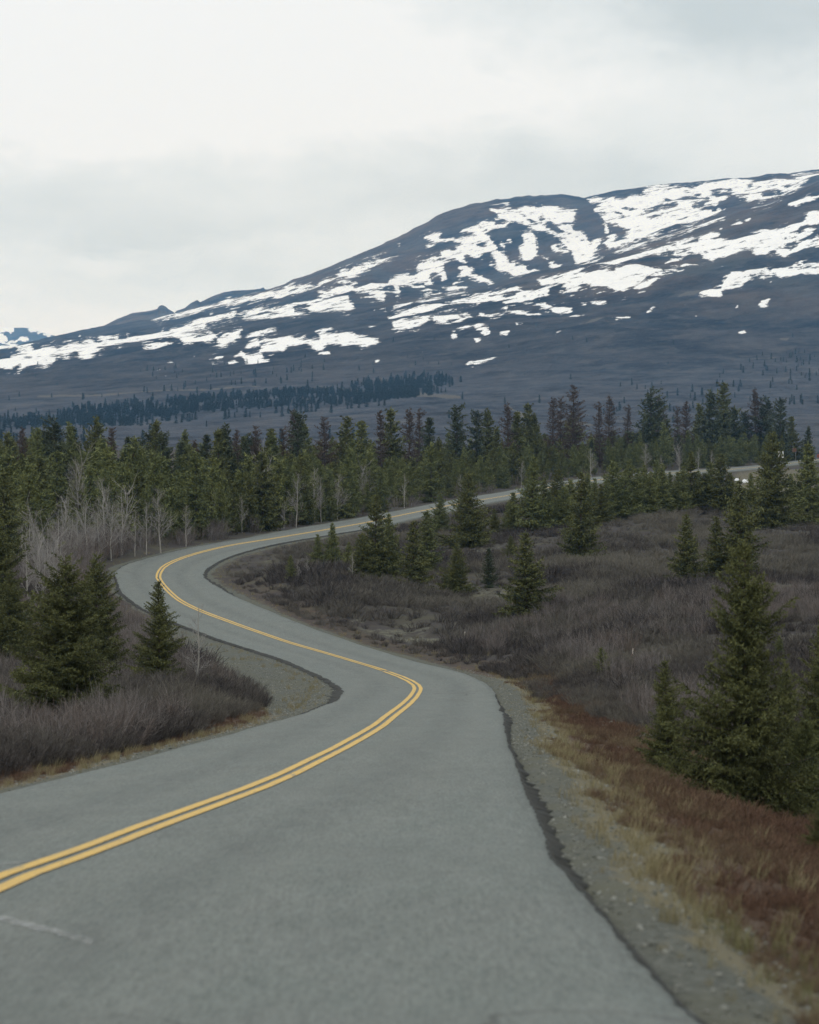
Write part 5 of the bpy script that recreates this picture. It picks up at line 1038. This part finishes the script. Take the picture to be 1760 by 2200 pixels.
# bare pale birches and poplars
def bare(seed, n1=22, fork=False, spread=.26):
    rs = np.random.RandomState(seed); P0, P1, r0, r1 = [], [], [], []
    tz = np.linspace(0, .97, 8); bx = np.cumsum(rs.randn(8) * .009); by = np.cumsum(rs.randn(8) * .009); Pt = np.stack([bx, by, tz], -1)
    TV, TF = tri_cone(Pt[:-1], Pt[1:], .0095 * (1 - tz[:-1]) ** .8 + .0016, .0095 * (1 - tz[1:]) ** .8 + .0014, 5)
    def grow(p, d, L, r, lev):
        q = p
        n = 3
        for i in range(n):
            d = d + rs.randn(3) * .16 + np.array([0, 0, .10]); d = d / np.linalg.norm(d); e = q + d * L / n
            P0.append(q); P1.append(e); r0.append(r * (1 - i / n * .6)); r1.append(r * (1 - (i + 1) / n * .6)); q = e
            if lev < 2:
                for _ in range(3 if lev == 0 else 2):
                    if rs.rand() < .85:
                        dd = d + rs.randn(3) * .55; grow(q, dd / np.linalg.norm(dd), L * rs.uniform(.35, .6), r * .55, lev + 1)
    for i in range(n1):
        z = .22 + .74 * (i / n1); az = rs.rand() * 6.283
        p = np.array([np.interp(z, tz, bx), np.interp(z, tz, by), z]); L = spread * (1 - z) ** .6 * rs.uniform(.5, 1.15) + .03
        grow(p, np.array([math.cos(az) * .8, math.sin(az) * .8, .55 + .4 * rs.rand()]), L, .0042 * (1.15 - z), 0)
    if fork: grow(Pt[3], np.array([.35, .1, .9]), .55, .009, 0)
    BV, BF = tri_cone(P0, P1, np.array(r0), np.array(r1))
    return mesh('bare_trunk', TV, TF, [M_PALE], True), mesh('bare_branches', BV, BF, [M_GREYTWIG])
BARE_P = [bare(s, n, f, sp) for s, n, f, sp in ((1, 28, False, .26), (2, 22, True, .28), (3, 30, True, .33), (4, 18, False, .17), (5, 24, False, .22))]
for i, (x, y, h, p, label, group) in enumerate(BARES):
    e_ = bpy.data.objects.new('bare_tree', None); col.objects.link(e_)
    e_.location = (x, y, float(ground_z(x, y)) - .03); e_.scale = (h, h, h); e_.rotation_euler = (0, random.Random(i).uniform(-.06, .06), i * 1.7)
    link('trunk', BARE_P[p][0], e_); link('branches', BARE_P[p][1], e_); tag(e_, label, 'bare tree', group)

# ------------------------------------------------------------------ stuff: brush, grass, stones, far woods
hidden = bpy.data.collections.new('plant_kit')         # not linked to the scene: only instanced
def kit(name, variants):
    c = bpy.data.collections.new(name); hidden.children.link(c)
    for i, me_ in enumerate(variants):
        o = bpy.data.objects.new('%s_%d' % (name, i), me_); c.objects.link(o)
    return c
def scatter(name, label, cat, P, scale, rotz, collection, nvar, patch=None, tilt=None, wide=None):
    P = np.asarray(P, np.float32); n = len(P)
    me_ = bpy.data.meshes.new(name); me_.vertices.add(n); me_.vertices.foreach_set('co', P.ravel()); me_.update()
    sc3 = np.stack([scale * (wide if wide is not None else 1)] * 2 + [scale], -1).astype(np.float32)
    a = me_.attributes.new('sc', 'FLOAT_VECTOR', 'POINT'); a.data.foreach_set('vector', sc3.ravel())
    rs = np.random.RandomState(len(name) + n); ti = tilt if tilt is not None else .08
    rv = np.stack([rs.randn(n) * ti, rs.randn(n) * ti, rotz], -1).astype(np.float32)
    a = me_.attributes.new('ro', 'FLOAT_VECTOR', 'POINT'); a.data.foreach_set('vector', rv.ravel())
    a = me_.attributes.new('ix', 'INT', 'POINT'); a.data.foreach_set('value', rs.randint(0, nvar, n).astype(np.int32))
    fattr(me_, 'patch', patch if patch is not None else np.zeros(n))
    ng = bpy.data.node_groups.new(name + '_gn', 'GeometryNodeTree')
    ng.interface.new_socket('Geometry', in_out='INPUT', socket_type='NodeSocketGeometry')
    ng.interface.new_socket('Geometry', in_out='OUTPUT', socket_type='NodeSocketGeometry')
    N = ng.nodes; L = ng.links
    gi = N.new('NodeGroupInput'); go = N.new('NodeGroupOutput')
    mp = N.new('GeometryNodeMeshToPoints'); ip = N.new('GeometryNodeInstanceOnPoints'); ci = N.new('GeometryNodeCollectionInfo')
    ci.inputs['Collection'].default_value = collection; ci.inputs['Separate Children'].default_value = True; ci.inputs['Reset Children'].default_value = True
    def at(nm, ty):
        q = N.new('GeometryNodeInputNamedAttribute'); q.data_type = ty; q.inputs['Name'].default_value = nm; return q.outputs[0]
    L.new(gi.outputs[0], mp.inputs['Mesh']); L.new(mp.outputs[0], ip.inputs['Points']); L.new(ci.outputs[0], ip.inputs['Instance'])
    ip.inputs['Pick Instance'].default_value = True
    L.new(at('ix', 'INT'), ip.inputs['Instance Index']); L.new(at('sc', 'FLOAT_VECTOR'), ip.inputs['Scale'])
    er = N.new('FunctionNodeEulerToRotation'); L.new(at('ro', 'FLOAT_VECTOR'), er.inputs[0]); L.new(er.outputs[0], ip.inputs['Rotation'])
    L.new(ip.outputs[0], go.inputs[0])
    o = link(name, me_); md = o.modifiers.new('scatter', 'NODES'); md.node_group = ng
    return tag(o, label, cat, kind='stuff')

def twig_bush(seed, n, r, thick, spread, mt, sub=3, up=.9):
    rs = np.random.RandomState(seed); P0, P1, a0, a1, ti = [], [], [], [], []
    for i in range(n):
        az = rs.rand() * 6.283; q = rs.rand() ** .5; d = np.array([math.cos(az) * q * spread, math.sin(az) * q * spread, up]); L = (.65 + .4 * rs.rand()) * (1 - .25 * q)
        b = np.array([math.cos(az), math.sin(az), 0]) * r * q * .45; b[2] = -.06
        d = d / np.linalg.norm(d); m1 = b + d * L * .5; d2 = d + rs.randn(3) * .18; d2 /= np.linalg.norm(d2); e = m1 + d2 * L * .5
        t = rs.rand()
        P0 += [b, m1]; P1 += [m1, e]; a0 += [thick, thick * .75]; a1 += [thick * .75, thick * .3]; ti += [t, t]
        for _ in range(sub):
            f = rs.uniform(.3, .95); p = b + d * L * f if f < .5 else m1 + d2 * L * (f - .5)
            dd = d2 + rs.randn(3) * .5; dd[2] = abs(dd[2]) * .8 + .1; dd /= np.linalg.norm(dd)
            P0.append(p); P1.append(p + dd * L * rs.uniform(.18, .38)); a0.append(thick * .55); a1.append(thick * .25); ti.append(np.clip(t + rs.randn() * .2, 0, 1))
    Vv, Fq = tri_cone(P0, P1, np.array(a0), np.array(a1)); me_ = mesh('bush', Vv, Fq, [mt]); fattr(me_, 'tint', np.repeat(ti, 6)); return me_
def tuft(seed, n, r, wd, lean, mt):
    rs = np.random.RandomState(seed); Vv = []; ti = []
    for i in range(n):
        az = rs.rand() * 6.283; b = np.array([math.cos(az), math.sin(az), 0]) * r * rs.rand() ** .5; L = rs.uniform(.5, 1.05)
        az2 = rs.rand() * 6.283; d = np.array([math.cos(az2) * lean * rs.rand(), math.sin(az2) * lean * rs.rand(), 1]); d /= np.linalg.norm(d)
        s_ = np.array([-math.sin(az2 + .7), math.cos(az2 + .7), 0]) * wd
        m1 = b + d * L * .55; e = m1 + (d + np.array([math.cos(az2), math.sin(az2), -.25]) * lean * .7) * L * .45
        Vv += [b - s_, b + s_, m1 + s_ * .8, m1 - s_ * .8, m1 - s_ * .8, m1 + s_ * .8, e + s_ * .2, e - s_ * .2]; ti += [rs.rand()] * 8
    Vv = np.array(Vv); me_ = mesh('tuft', Vv, np.arange(len(Vv)).reshape(-1, 4), [mt]); fattr(me_, 'tint', ti); return me_
K_BRUSH = kit('brush_far_kit', [twig_bush(s, 34, .9, .017, .75, M_BRUSH, 3) for s in range(5)])
K_BRUSHN = kit('brush_near_kit', [twig_bush(20 + s, 46, .8, .0085, .62, M_BRUSH, 5) for s in range(5)])
K_WILLOW = kit('willow_kit', [twig_bush(40 + s, 26, .6, .0075, .5, M_WILLOW, 6) for s in range(4)])
K_DRY = kit('dry_kit', [tuft(s, 34, .45, .010, .5, M_DRY) for s in range(4)])
K_RUS = kit('russet_kit', [twig_bush(60 + s, 30, .8, .014, .8, M_RUSSET, 4, .8) for s in range(4)])

rs = np.random.RandomState(77)
def field(n, y0, y1, a0=-.17, a1=.17, pw=1.6):
    """random ground points in the view sector; thinner with distance"""
    t = rs.rand(n); Y = (y0 ** (2 - pw) + t * (y1 ** (2 - pw) - y0 ** (2 - pw))) ** (1 / (2 - pw))
    A_ = rs.uniform(a0, a1, n); return A_ * Y, Y
def keep(X, Y, lo, infield=True):
    d, s_ = road_d(X, Y); k = d > lo(s_, Y)
    if infield:
        for z in ('gravel_infield', 'gravel_far', 'dry_far'):
            if z in ZONES: k &= ~inzone(z, X, Y)
    return k
sw = lambda s_, Y: np.where(s_ > 0, 2.4 + 2.2 * np.exp(-((Y - 60) / 45.) ** 2), 2.0)
# far brush field
X, Y = field(30000, 118, 420, -.175, .185, 1.5); k = keep(X, Y, lambda s_, Y: np.where(s_ > 0, 1.7, 2.4)); X, Y = X[k], Y[k]
dl, sl = road_d(X, Y); k = ~((sl < 0) & (Y > 330)); X, Y = X[k], Y[k]
k = rs.rand(len(X)) > .8 * (inzone('lichen_a', X, Y) | inzone('lichen_b', X, Y)); X, Y = X[k], Y[k]
dl, sl = road_d(X, Y)
clump = fbm(X * .16, Y * .07, 4)
k = rs.rand(len(X)) < (.62 + 2.8 * clump).clip(.34, 1); X, Y, dl, clump = X[k], Y[k], dl[k], clump[k]
scl = (.52 + .62 * rs.rand(len(X)) ** 1.6 + 2.0 * clump) * smooth01(dl, .5, 6).clip(.42, 1); scl = scl.clip(.22, 1.55)
scatter('brush', 'low leafless purplish brown brush covering the field inside the bend', 'brush', np.c_[X, Y, ground_z(X, Y)], scl, rs.rand(len(X)) * 6.28, K_BRUSH, 5,
        (fbm(X * .09, Y * .05, 4) * 3.6 + .32 + (rs.rand(len(X)) - .5) * .6).clip(0, 1), wide=1.2)
# near brush: left of the road and between road and spruces on the right
X, Y = field(9000, 44, 130, -.19, .19, 1.0); k = keep(X, Y, lambda s_, Y: np.where(s_ > 0, 7.0 - 4.0 * smooth01(Y, 70, 115), 2.2)); X, Y = X[k], Y[k]
dl, sl = road_d(X, Y)
scl = (.55 + .5 * rs.rand(len(X)) + .9 * fbm(X * .2, Y * .12, 3)) * np.where(sl < 0, .70 + .6 * smooth01(dl, 1.5, 5), .8); scl = scl.clip(.25, 1.6)
scatter('brush', 'dense grey brown leafless brush beside the near road', 'brush', np.c_[X, Y, ground_z(X, Y)], scl, rs.rand(len(X)) * 6.28, K_BRUSHN, 5,
        (fbm(X * .3, Y * .15, 3) * 2.6 + .16 + (rs.rand(len(X)) - .5) * .7).clip(0, 1), wide=1.1)
# taller pale willow stems among it, and along the forest edge
X1, Y1 = field(5200, 60, 190, -.16, .16, 1.0); k = keep(X1, Y1, lambda s_, Y: np.where(s_ > 0, 5.0, 2.6)); k &= (fbm(X1 * .12, Y1 * .07, 3) > np.where(X1 < -3, -.06, .03)); X1, Y1 = X1[k], Y1[k]
X2, Y2 = field(5200, 195, 760, -.16, .15, 1.0); d2, s2 = road_d(X2, Y2); k = (s2 < 0) & (d2 > 1.8) & (d2 < 16); X2, Y2 = X2[k], Y2[k]
X3, Y3 = field(500, 196, 262, -.15, -.10, 1.0); d3, s3 = road_d(X3, Y3); k = (s3 < 0) & (d3 > 2.5); X3, Y3 = X3[k], Y3[k]
X = np.r_[X1, X2, X3]; Y = np.r_[Y1, Y2, Y3]
scl = np.r_[rs.uniform(.7, 1.75, len(X1)), rs.uniform(.8, 2.6, len(X2)), rs.uniform(1.2, 3.2, len(X3))]
scatter('willow_brush', 'taller pale grey leafless willow stems along the forest edge', 'brush', np.c_[X, Y, ground_z(X, Y)], scl, rs.rand(len(X)) * 6.28, K_WILLOW, 4,
        (rs.rand(len(X)) ** 3 * .7), wide=.85)
# russet verge growth
X, Y = field(26000, 13, 150, -.17, .185, .55); d, s_ = road_d(X, Y)
lo = shoulder(s_, Y) + .35; hi = np.where(s_ > 0, 8.5 - 4 * smooth01(Y, 60, 110), 2.6)
wv = fbm(X * .6, Y * .35, 3) * 1.8
k = (d > lo + wv) & (d < hi) & ~inzone('gravel_infield', X, Y); X, Y, d, s_ = X[k], Y[k], d[k], s_[k]
scl = (rs.uniform(.16, .42, len(X)) * np.where(s_ > 0, 1, .7)) * (1 + 1.3 * fbm(X * .4, Y * .25, 3)) * smooth01(d, .8, 3.2).clip(.45, 1)
scatter('russet_shrubs', 'knee high russet brown growth on the road verge', 'ground cover', np.c_[X, Y, ground_z(X, Y)], scl.clip(.1, .6), rs.rand(len(X)) * 6.28, K_RUS, 4,
        (fbm(X * .3, Y * .2, 3) * 2.4 + .25 + (rs.rand(len(X)) - .5) * .4).clip(0, 1), wide=1.2)
# straw coloured grass along both shoulders
X, Y = field(52000, 13, 320, -.17, .185, .75); d, s_ = road_d(X, Y); wv = fbm(X * .8, Y * .5, 3) * 1.6
c0 = shoulder(s_, Y) + .1
pr = .75 * np.exp(-((d - c0 - .4 + wv) / .45) ** 2) + .06 * ((d > c0) & (d < 8)) * (s_ > 0) + .05 * ((d > c0) & (d < 3)) + .12 * ((d > .2) & (d < c0))
k = (rs.rand(len(X)) < pr * np.where(s_ > 0, 1, .7) * np.where(Y > 150, .45, 1)) & (d > .25); 
X, Y, d, s_ = X[k], Y[k], d[k], s_[k]
scl = rs.uniform(.10, .36, len(X)) * (.75 + .25 * smooth01(d, .5, 3)) * np.where(d < c0[k] - .4, .45, 1)
grn = np.exp(-((Y - 20) / 4.) ** 2) * .8 * (s_ > 0) * (d > .8)
scatter('dry_grass', 'thin straw coloured dry grass edging the gravel shoulder', 'grass', np.c_[X, Y, ground_z(X, Y)], scl, rs.rand(len(X)) * 6.28, K_DRY, 4,
        (grn + rs.rand(len(X)) ** 3 * .5).clip(0, 1), wide=1.0)
# loose stones on the shoulders
def stone(seed):
    r_ = np.random.RandomState(seed); V0 = np.array([(1, 0, 0), (-1, 0, 0), (0, 1, 0), (0, -1, 0), (0, 0, 1), (0, 0, -1), (.6, .6, .5), (-.6, .6, .5), (.6, -.6, .5), (-.6, -.6, .5)], float)
    V0 *= r_.uniform(.7, 1.15, (10, 1)); V0[:, 2] *= .6
    Fs = [(4, 6, 7), (4, 8, 6), (4, 9, 8), (4, 7, 9), (0, 6, 8), (1, 9, 7), (2, 7, 6), (3, 8, 9), (0, 2, 6), (1, 7, 2), (0, 8, 3), (1, 3, 9), (5, 2, 0), (5, 0, 3), (5, 1, 2), (5, 3, 1)]
    me_ = mesh('stone', V0, np.array(Fs), [M_STONE]); fattr(me_, 'tint', np.full(10, r_.rand())); return me_
K_STONE = kit('stone_kit', [stone(s) for s in range(7)])
X, Y = field(60000, 12, 150, -.17, .185, .7); d, s_ = road_d(X, Y)
k = ((d > .08) & (d < 1.5)) | inzone('gravel_infield', X, Y); k &= d > .05; X, Y = X[k][:22000], Y[k][:22000]
scl = .012 + .03 * rs.rand(len(X)) ** 3 + .018 * rs.rand(len(X)) * (Y > 60)
scatter('gravel_stones', 'loose grey gravel strewn over the road shoulders', 'gravel', np.c_[X, Y, ground_z(X, Y) + .004], scl, rs.rand(len(X)) * 6.28, K_STONE, 7, rs.rand(len(X)) * .5, tilt=.4)
# heap of pale stones in the ditch, right of the road
P = np.array(RIPRAP, float); n = 150; q = rs.randint(0, len(P), n)
X = P[q, 0] + rs.randn(n) * .55; Y = P[q, 1] + rs.randn(n) * 1.4
scatter('ditch_stones', 'pale grey stones lying in the ditch beside the near spruces', 'stones', np.c_[X, Y, ground_z(X, Y) + .03], rs.uniform(.06, .19, n), rs.rand(n) * 6.28, K_STONE, 7, rs.rand(n), tilt=.5)

# depth of the forest
fk = []
for n in range(6):
    for mt_ in (M_SPRUCE2, M_SPRUCE, M_SPRUCE2):
        m2 = proto('far:%d:g' % n)[1].copy(); m2.materials[0] = mt_; fk.append(m2)
K_FOREST = kit('forest_kit', fk)
A_ = rs.uniform(-.165, .165, 2600); f = rs.rand(2600)
Dr = np.interp(A_, [-.16, -.112, -.085, -.06, -.035, -.0, .036, .065, .09, .118, .14, .16], [288, 262, 276, 300, 335, 395, 480, 545, 610, 690, 745, 775])
Y = Dr + 7 + f * (150 - 70 * np.maximum(0, A_) / .15); X = A_ * Y; d, s_ = road_d(X, Y)
k = (s_ < 0) & (d > 4) & (Y < 800) & (rs.rand(2600) < .46); X, Y, f, A_ = X[k], Y[k], f[k], A_[k]
scatter('forest_depth', 'crowded olive and dark green spruces filling the depth of the forest belt', 'forest', np.c_[X, Y, ground_z(X, Y) - .05], rs.uniform(3.2, 5.8, len(X)) * (1 + .2 * f) * np.interp(A_, [-.15, 0, .15], [1.0, 1.1, 1.3]), rs.rand(len(X)) * 6.28, K_FOREST, len(fk), tilt=.02, wide=.95)

# far wood on the valley floor and spruces dotted over the slopes
tiny = []
for s in range(4):
    (TV, TF), _, (NV, NF, ti) = spruce(seed=200 + s, rad=(.15, .11, .17, .13)[s], levels=11, per=5, step=.08, space=.05, nlen=.09, nwid=.04, power=.85, ragged=.5)
    TT = np.concatenate([TF[:, [0, 1, 2]], TF[:, [0, 2, 3]]])
    me_ = mesh('far_spruce', np.concatenate([NV, TV]), np.concatenate([NF, TT + len(NV)]), [M_FARSP]); fattr(me_, 'tint', np.r_[ti, np.zeros(len(TV))]); tiny.append(me_)
K_FAR = kit('far_spruce_kit', tiny)
wood_f = blur(raster(WOOD, GX0, GY0, ST, GW, GH), 36); spar_f = blur(raster(SPARSE, GX0, GY0, ST, GW, GH), 10)
def slope_pts(n, y0, y1):
    A_ = rs.uniform(-.17, .17, n); Y = rs.uniform(y0, y1, n); Z = mount_z(A_ * Y, Y); return A_ * Y, Y, Z
X, Y, Z = slope_pts(42000, 1500, 3300); v = sample(wood_f, (X / Y - GX0) / ST, (Z / Y - GY0) / ST)
k = rs.rand(len(X)) < v ** 1.3 * (.30 + 2.6 * fbm(X * .008, Y * .010, 4)).clip(.05, .8); X, Y, Z = X[k], Y[k], Z[k]
scatter('far_wood', 'dark band of distant spruce wood across the valley floor', 'wood', np.c_[X, Y, Z - .2], rs.uniform(4.0, 7.8, len(X)), rs.rand(len(X)) * 6.28, K_FAR, 4, tilt=.02, wide=1.15)
X, Y, Z = slope_pts(9000, 1000, 4200); v = sample(spar_f, (X / Y - GX0) / ST, (Z / Y - GY0) / ST); cl = smooth01(fbm(X * .006, Y * .006, 3), -.05, .12)
k = rs.rand(len(X)) < v * (.05 + .26 * cl) + .010 * (Z / Y < .05); X, Y, Z = X[k], Y[k], Z[k]
scatter('scattered_far_spruces', 'small distant spruces dotted over the lower mountain slope', 'spruces', np.c_[X, Y, Z - .2], rs.uniform(2.8, 6.8, len(X)), rs.rand(len(X)) * 6.28, K_FAR, 4, tilt=.02)

# ------------------------------------------------------------------ small things
def box(cx_, cy_, cz_, sx_, sy_, sz_, bev=0.):
    Vv = [(cx_ + i * sx_ / 2, cy_ + j * sy_ / 2, cz_ + k * sz_ / 2) for i in (-1, 1) for j in (-1, 1) for k in (-1, 1)]
    return np.array(Vv), [(0, 1, 3, 2), (4, 6, 7, 5), (0, 4, 5, 1), (2, 3, 7, 6), (0, 2, 6, 4), (1, 5, 7, 3)]
def rounded_plate(w_, h_, t_, r_, zc, yc=0.):
    pts = []
    for sx_, sz_, a0 in ((1, 1, 0), (-1, 1, 90), (-1, -1, 180), (1, -1, 270)):
        for a in range(0, 91, 30): pts.append((sx_ * (w_ / 2 - r_) + r_ * math.cos(R(a0 + a)), sz_ * (h_ / 2 - r_) + r_ * math.sin(R(a0 + a)) + zc))
    n = len(pts); Vv = [(x, yc - t_ / 2, z) for x, z in pts] + [(x, yc + t_ / 2, z) for x, z in pts]
    return Vv, [tuple(range(n)), tuple(range(2 * n - 1, n - 1, -1))] + [(i, i + n, (i + 1) % n + n, (i + 1) % n) for i in range(n)]
def sign(x, y, h, w_, ph, face, label, rz, marks=None, posts=(0,)):
    e_ = bpy.data.objects.new('road_sign', None); col.objects.link(e_); e_.location = (x, y, float(ground_z(x, y)) - .05); e_.rotation_euler = (0, 0, rz)
    for px_ in posts:
        Vv, Fq = tri_cone([(px_, .05, 0)], [(px_, .05, h)], .045, .045, 6); link('post', mesh('post', Vv, Fq, [M_POST]), e_)
    pl = link('plate', mesh('plate', *rounded_plate(w_, ph, .03, .07, h - ph / 2), [face]), e_)
    for mk in (marks or ()):
        link('mark', mesh('mark', *rounded_plate(mk[2], mk[3], .006, min(mk[2], mk[3]) * .3, h - ph / 2 + mk[1], -.02), [M_SIGNB]), pl).location.x = mk[0]
    return tag(e_, label, 'road sign')
for s_ in SIGNS:
    marks = {'arrow': [(-.05, .22, .62, .17), (.22, -.08, .16, .5), (-.16, -.1, .42, .15)], 'none': None}[s_['marks']]
    sign(s_['x'], s_['y'], s_['h'], s_['w'], s_['ph'], {'w': M_SIGNW, 'b': M_SIGNBR, 'r': M_SIGNR}[s_['face']], s_['label'], s_['rz'], marks, s_['posts'])

for i, (x, y, w_, h_, lab) in enumerate(SNOWLUMPS):
    r_ = np.random.RandomState(i + 3); nu, nv = 18, 8; Vv = []
    for j in range(nv + 1):
        for k in range(nu):
            t = j / nv; a = 2 * math.pi * k / nu; rad_ = math.sin(t * math.pi / 2) ** .7 * (1 + .22 * math.sin(2 * a + i) + .12 * math.sin(3 * a + 2 * i)); 
            Vv.append((math.cos(a) * rad_ * w_ / 2, math.sin(a) * rad_ * w_ * .45, h_ * (math.cos(t * math.pi / 2) ** .8 * (1 + .15 * r_.randn() * (j > 0))) - .05))
    idx = np.arange((nv + 1) * nu).reshape(nv + 1, nu); Fq = np.stack([idx[:-1], np.roll(idx[:-1], -1, 1), np.roll(idx[1:], -1, 1), idx[1:]], -1).reshape(-1, 4)
    tag(link('snow_patch', mesh('snow_patch', Vv, Fq[:, ::-1].copy(), [M_SNOWLUMP], True), None, (x, y, float(ground_z(x, y)))), lab, 'snow', 'last snow lumps on the ground')
for (x, y, h, flag, lab) in STAKES:
    e_ = bpy.data.objects.new('marker_stake', None); col.objects.link(e_); e_.location = (x, y, float(ground_z(x, y)) - .03)
    Vv, Fq = tri_cone([(0, 0, 0)], [(.03, 0, h)], .035, .03, 4); link('stake', mesh('stake', Vv, Fq, [M_STAKE]), e_)
    if flag: link('ribbon', mesh('ribbon', *rounded_plate(.09, .09, .05, .03, h * .5, -.04), [M_FLAG]), e_)
    tag(e_, lab, 'marker stake')
# fallen grey trunk leaning in the big spruce on the left
(x0, y0, z0), (x1, y1, z1) = LOG
d_ = np.array([x1 - x0, y1 - y0, z1 - z0]); pts = [np.array([0, 0, 0]) + d_ * t + np.array([0, 0, .12 * math.sin(t * 3.1)]) for t in np.linspace(0, 1, 7)]
e_ = bpy.data.objects.new('fallen_trunk', None); col.objects.link(e_); e_.location = (x0, y0, z0)
Vv, Fq = tri_cone(pts[:-1], pts[1:], np.linspace(.045, .022, 6), np.linspace(.041, .018, 6), 6); link('stem', mesh('stem', Vv, Fq, [M_GREYTWIG], True), e_)
Vv, Fq = tri_cone([pts[2], pts[3], pts[4], pts[5]], [pts[2] + (.3, -.1, .32), pts[3] + (-.25, -.2, .25), pts[4] + (.3, -.1, .4), pts[5] + (-.1, -.2, .3)], .014, .005); link('dead_branches', mesh('dead_branches', Vv, Fq, [M_GREYTWIG]), e_)
tag(e_, 'thin grey dead trunk leaning under the largest spruce on the left', 'fallen trunk')

# ------------------------------------------------------------------ thin blue air between here and the mountain
HV = np.array([(i, j, k) for i in (-5200, 5200) for j in (-120, 12800) for k in (-75, float(Zm.max()) + 25)], float)
def m_haze():
    mt = bpy.data.materials.new('thin_blue_haze'); mt.use_nodes = True; t = NT(mt.node_tree)
    o = t.n('ShaderNodeOutputMaterial'); v = t.n('ShaderNodeVolumePrincipled')
    v.inputs['Color'].default_value = (.24, .56, 1.0, 1); v.inputs['Absorption Color'].default_value = (1, 1, 1, 1); v.inputs['Density'].default_value = HAZE; v.inputs['Anisotropy'].default_value = 0.
    t.put(o.inputs['Volume'], v.outputs[0]); return mt
HAZE = 5.4e-5
me = mesh('haze', HV, [(0, 1, 3, 2), (4, 6, 7, 5), (0, 4, 5, 1), (2, 3, 7, 6), (0, 2, 6, 4), (1, 5, 7, 3)], [m_haze()])
tag(link('haze', me), 'thin bluish haze in the air over the valley', 'haze', kind='stuff')
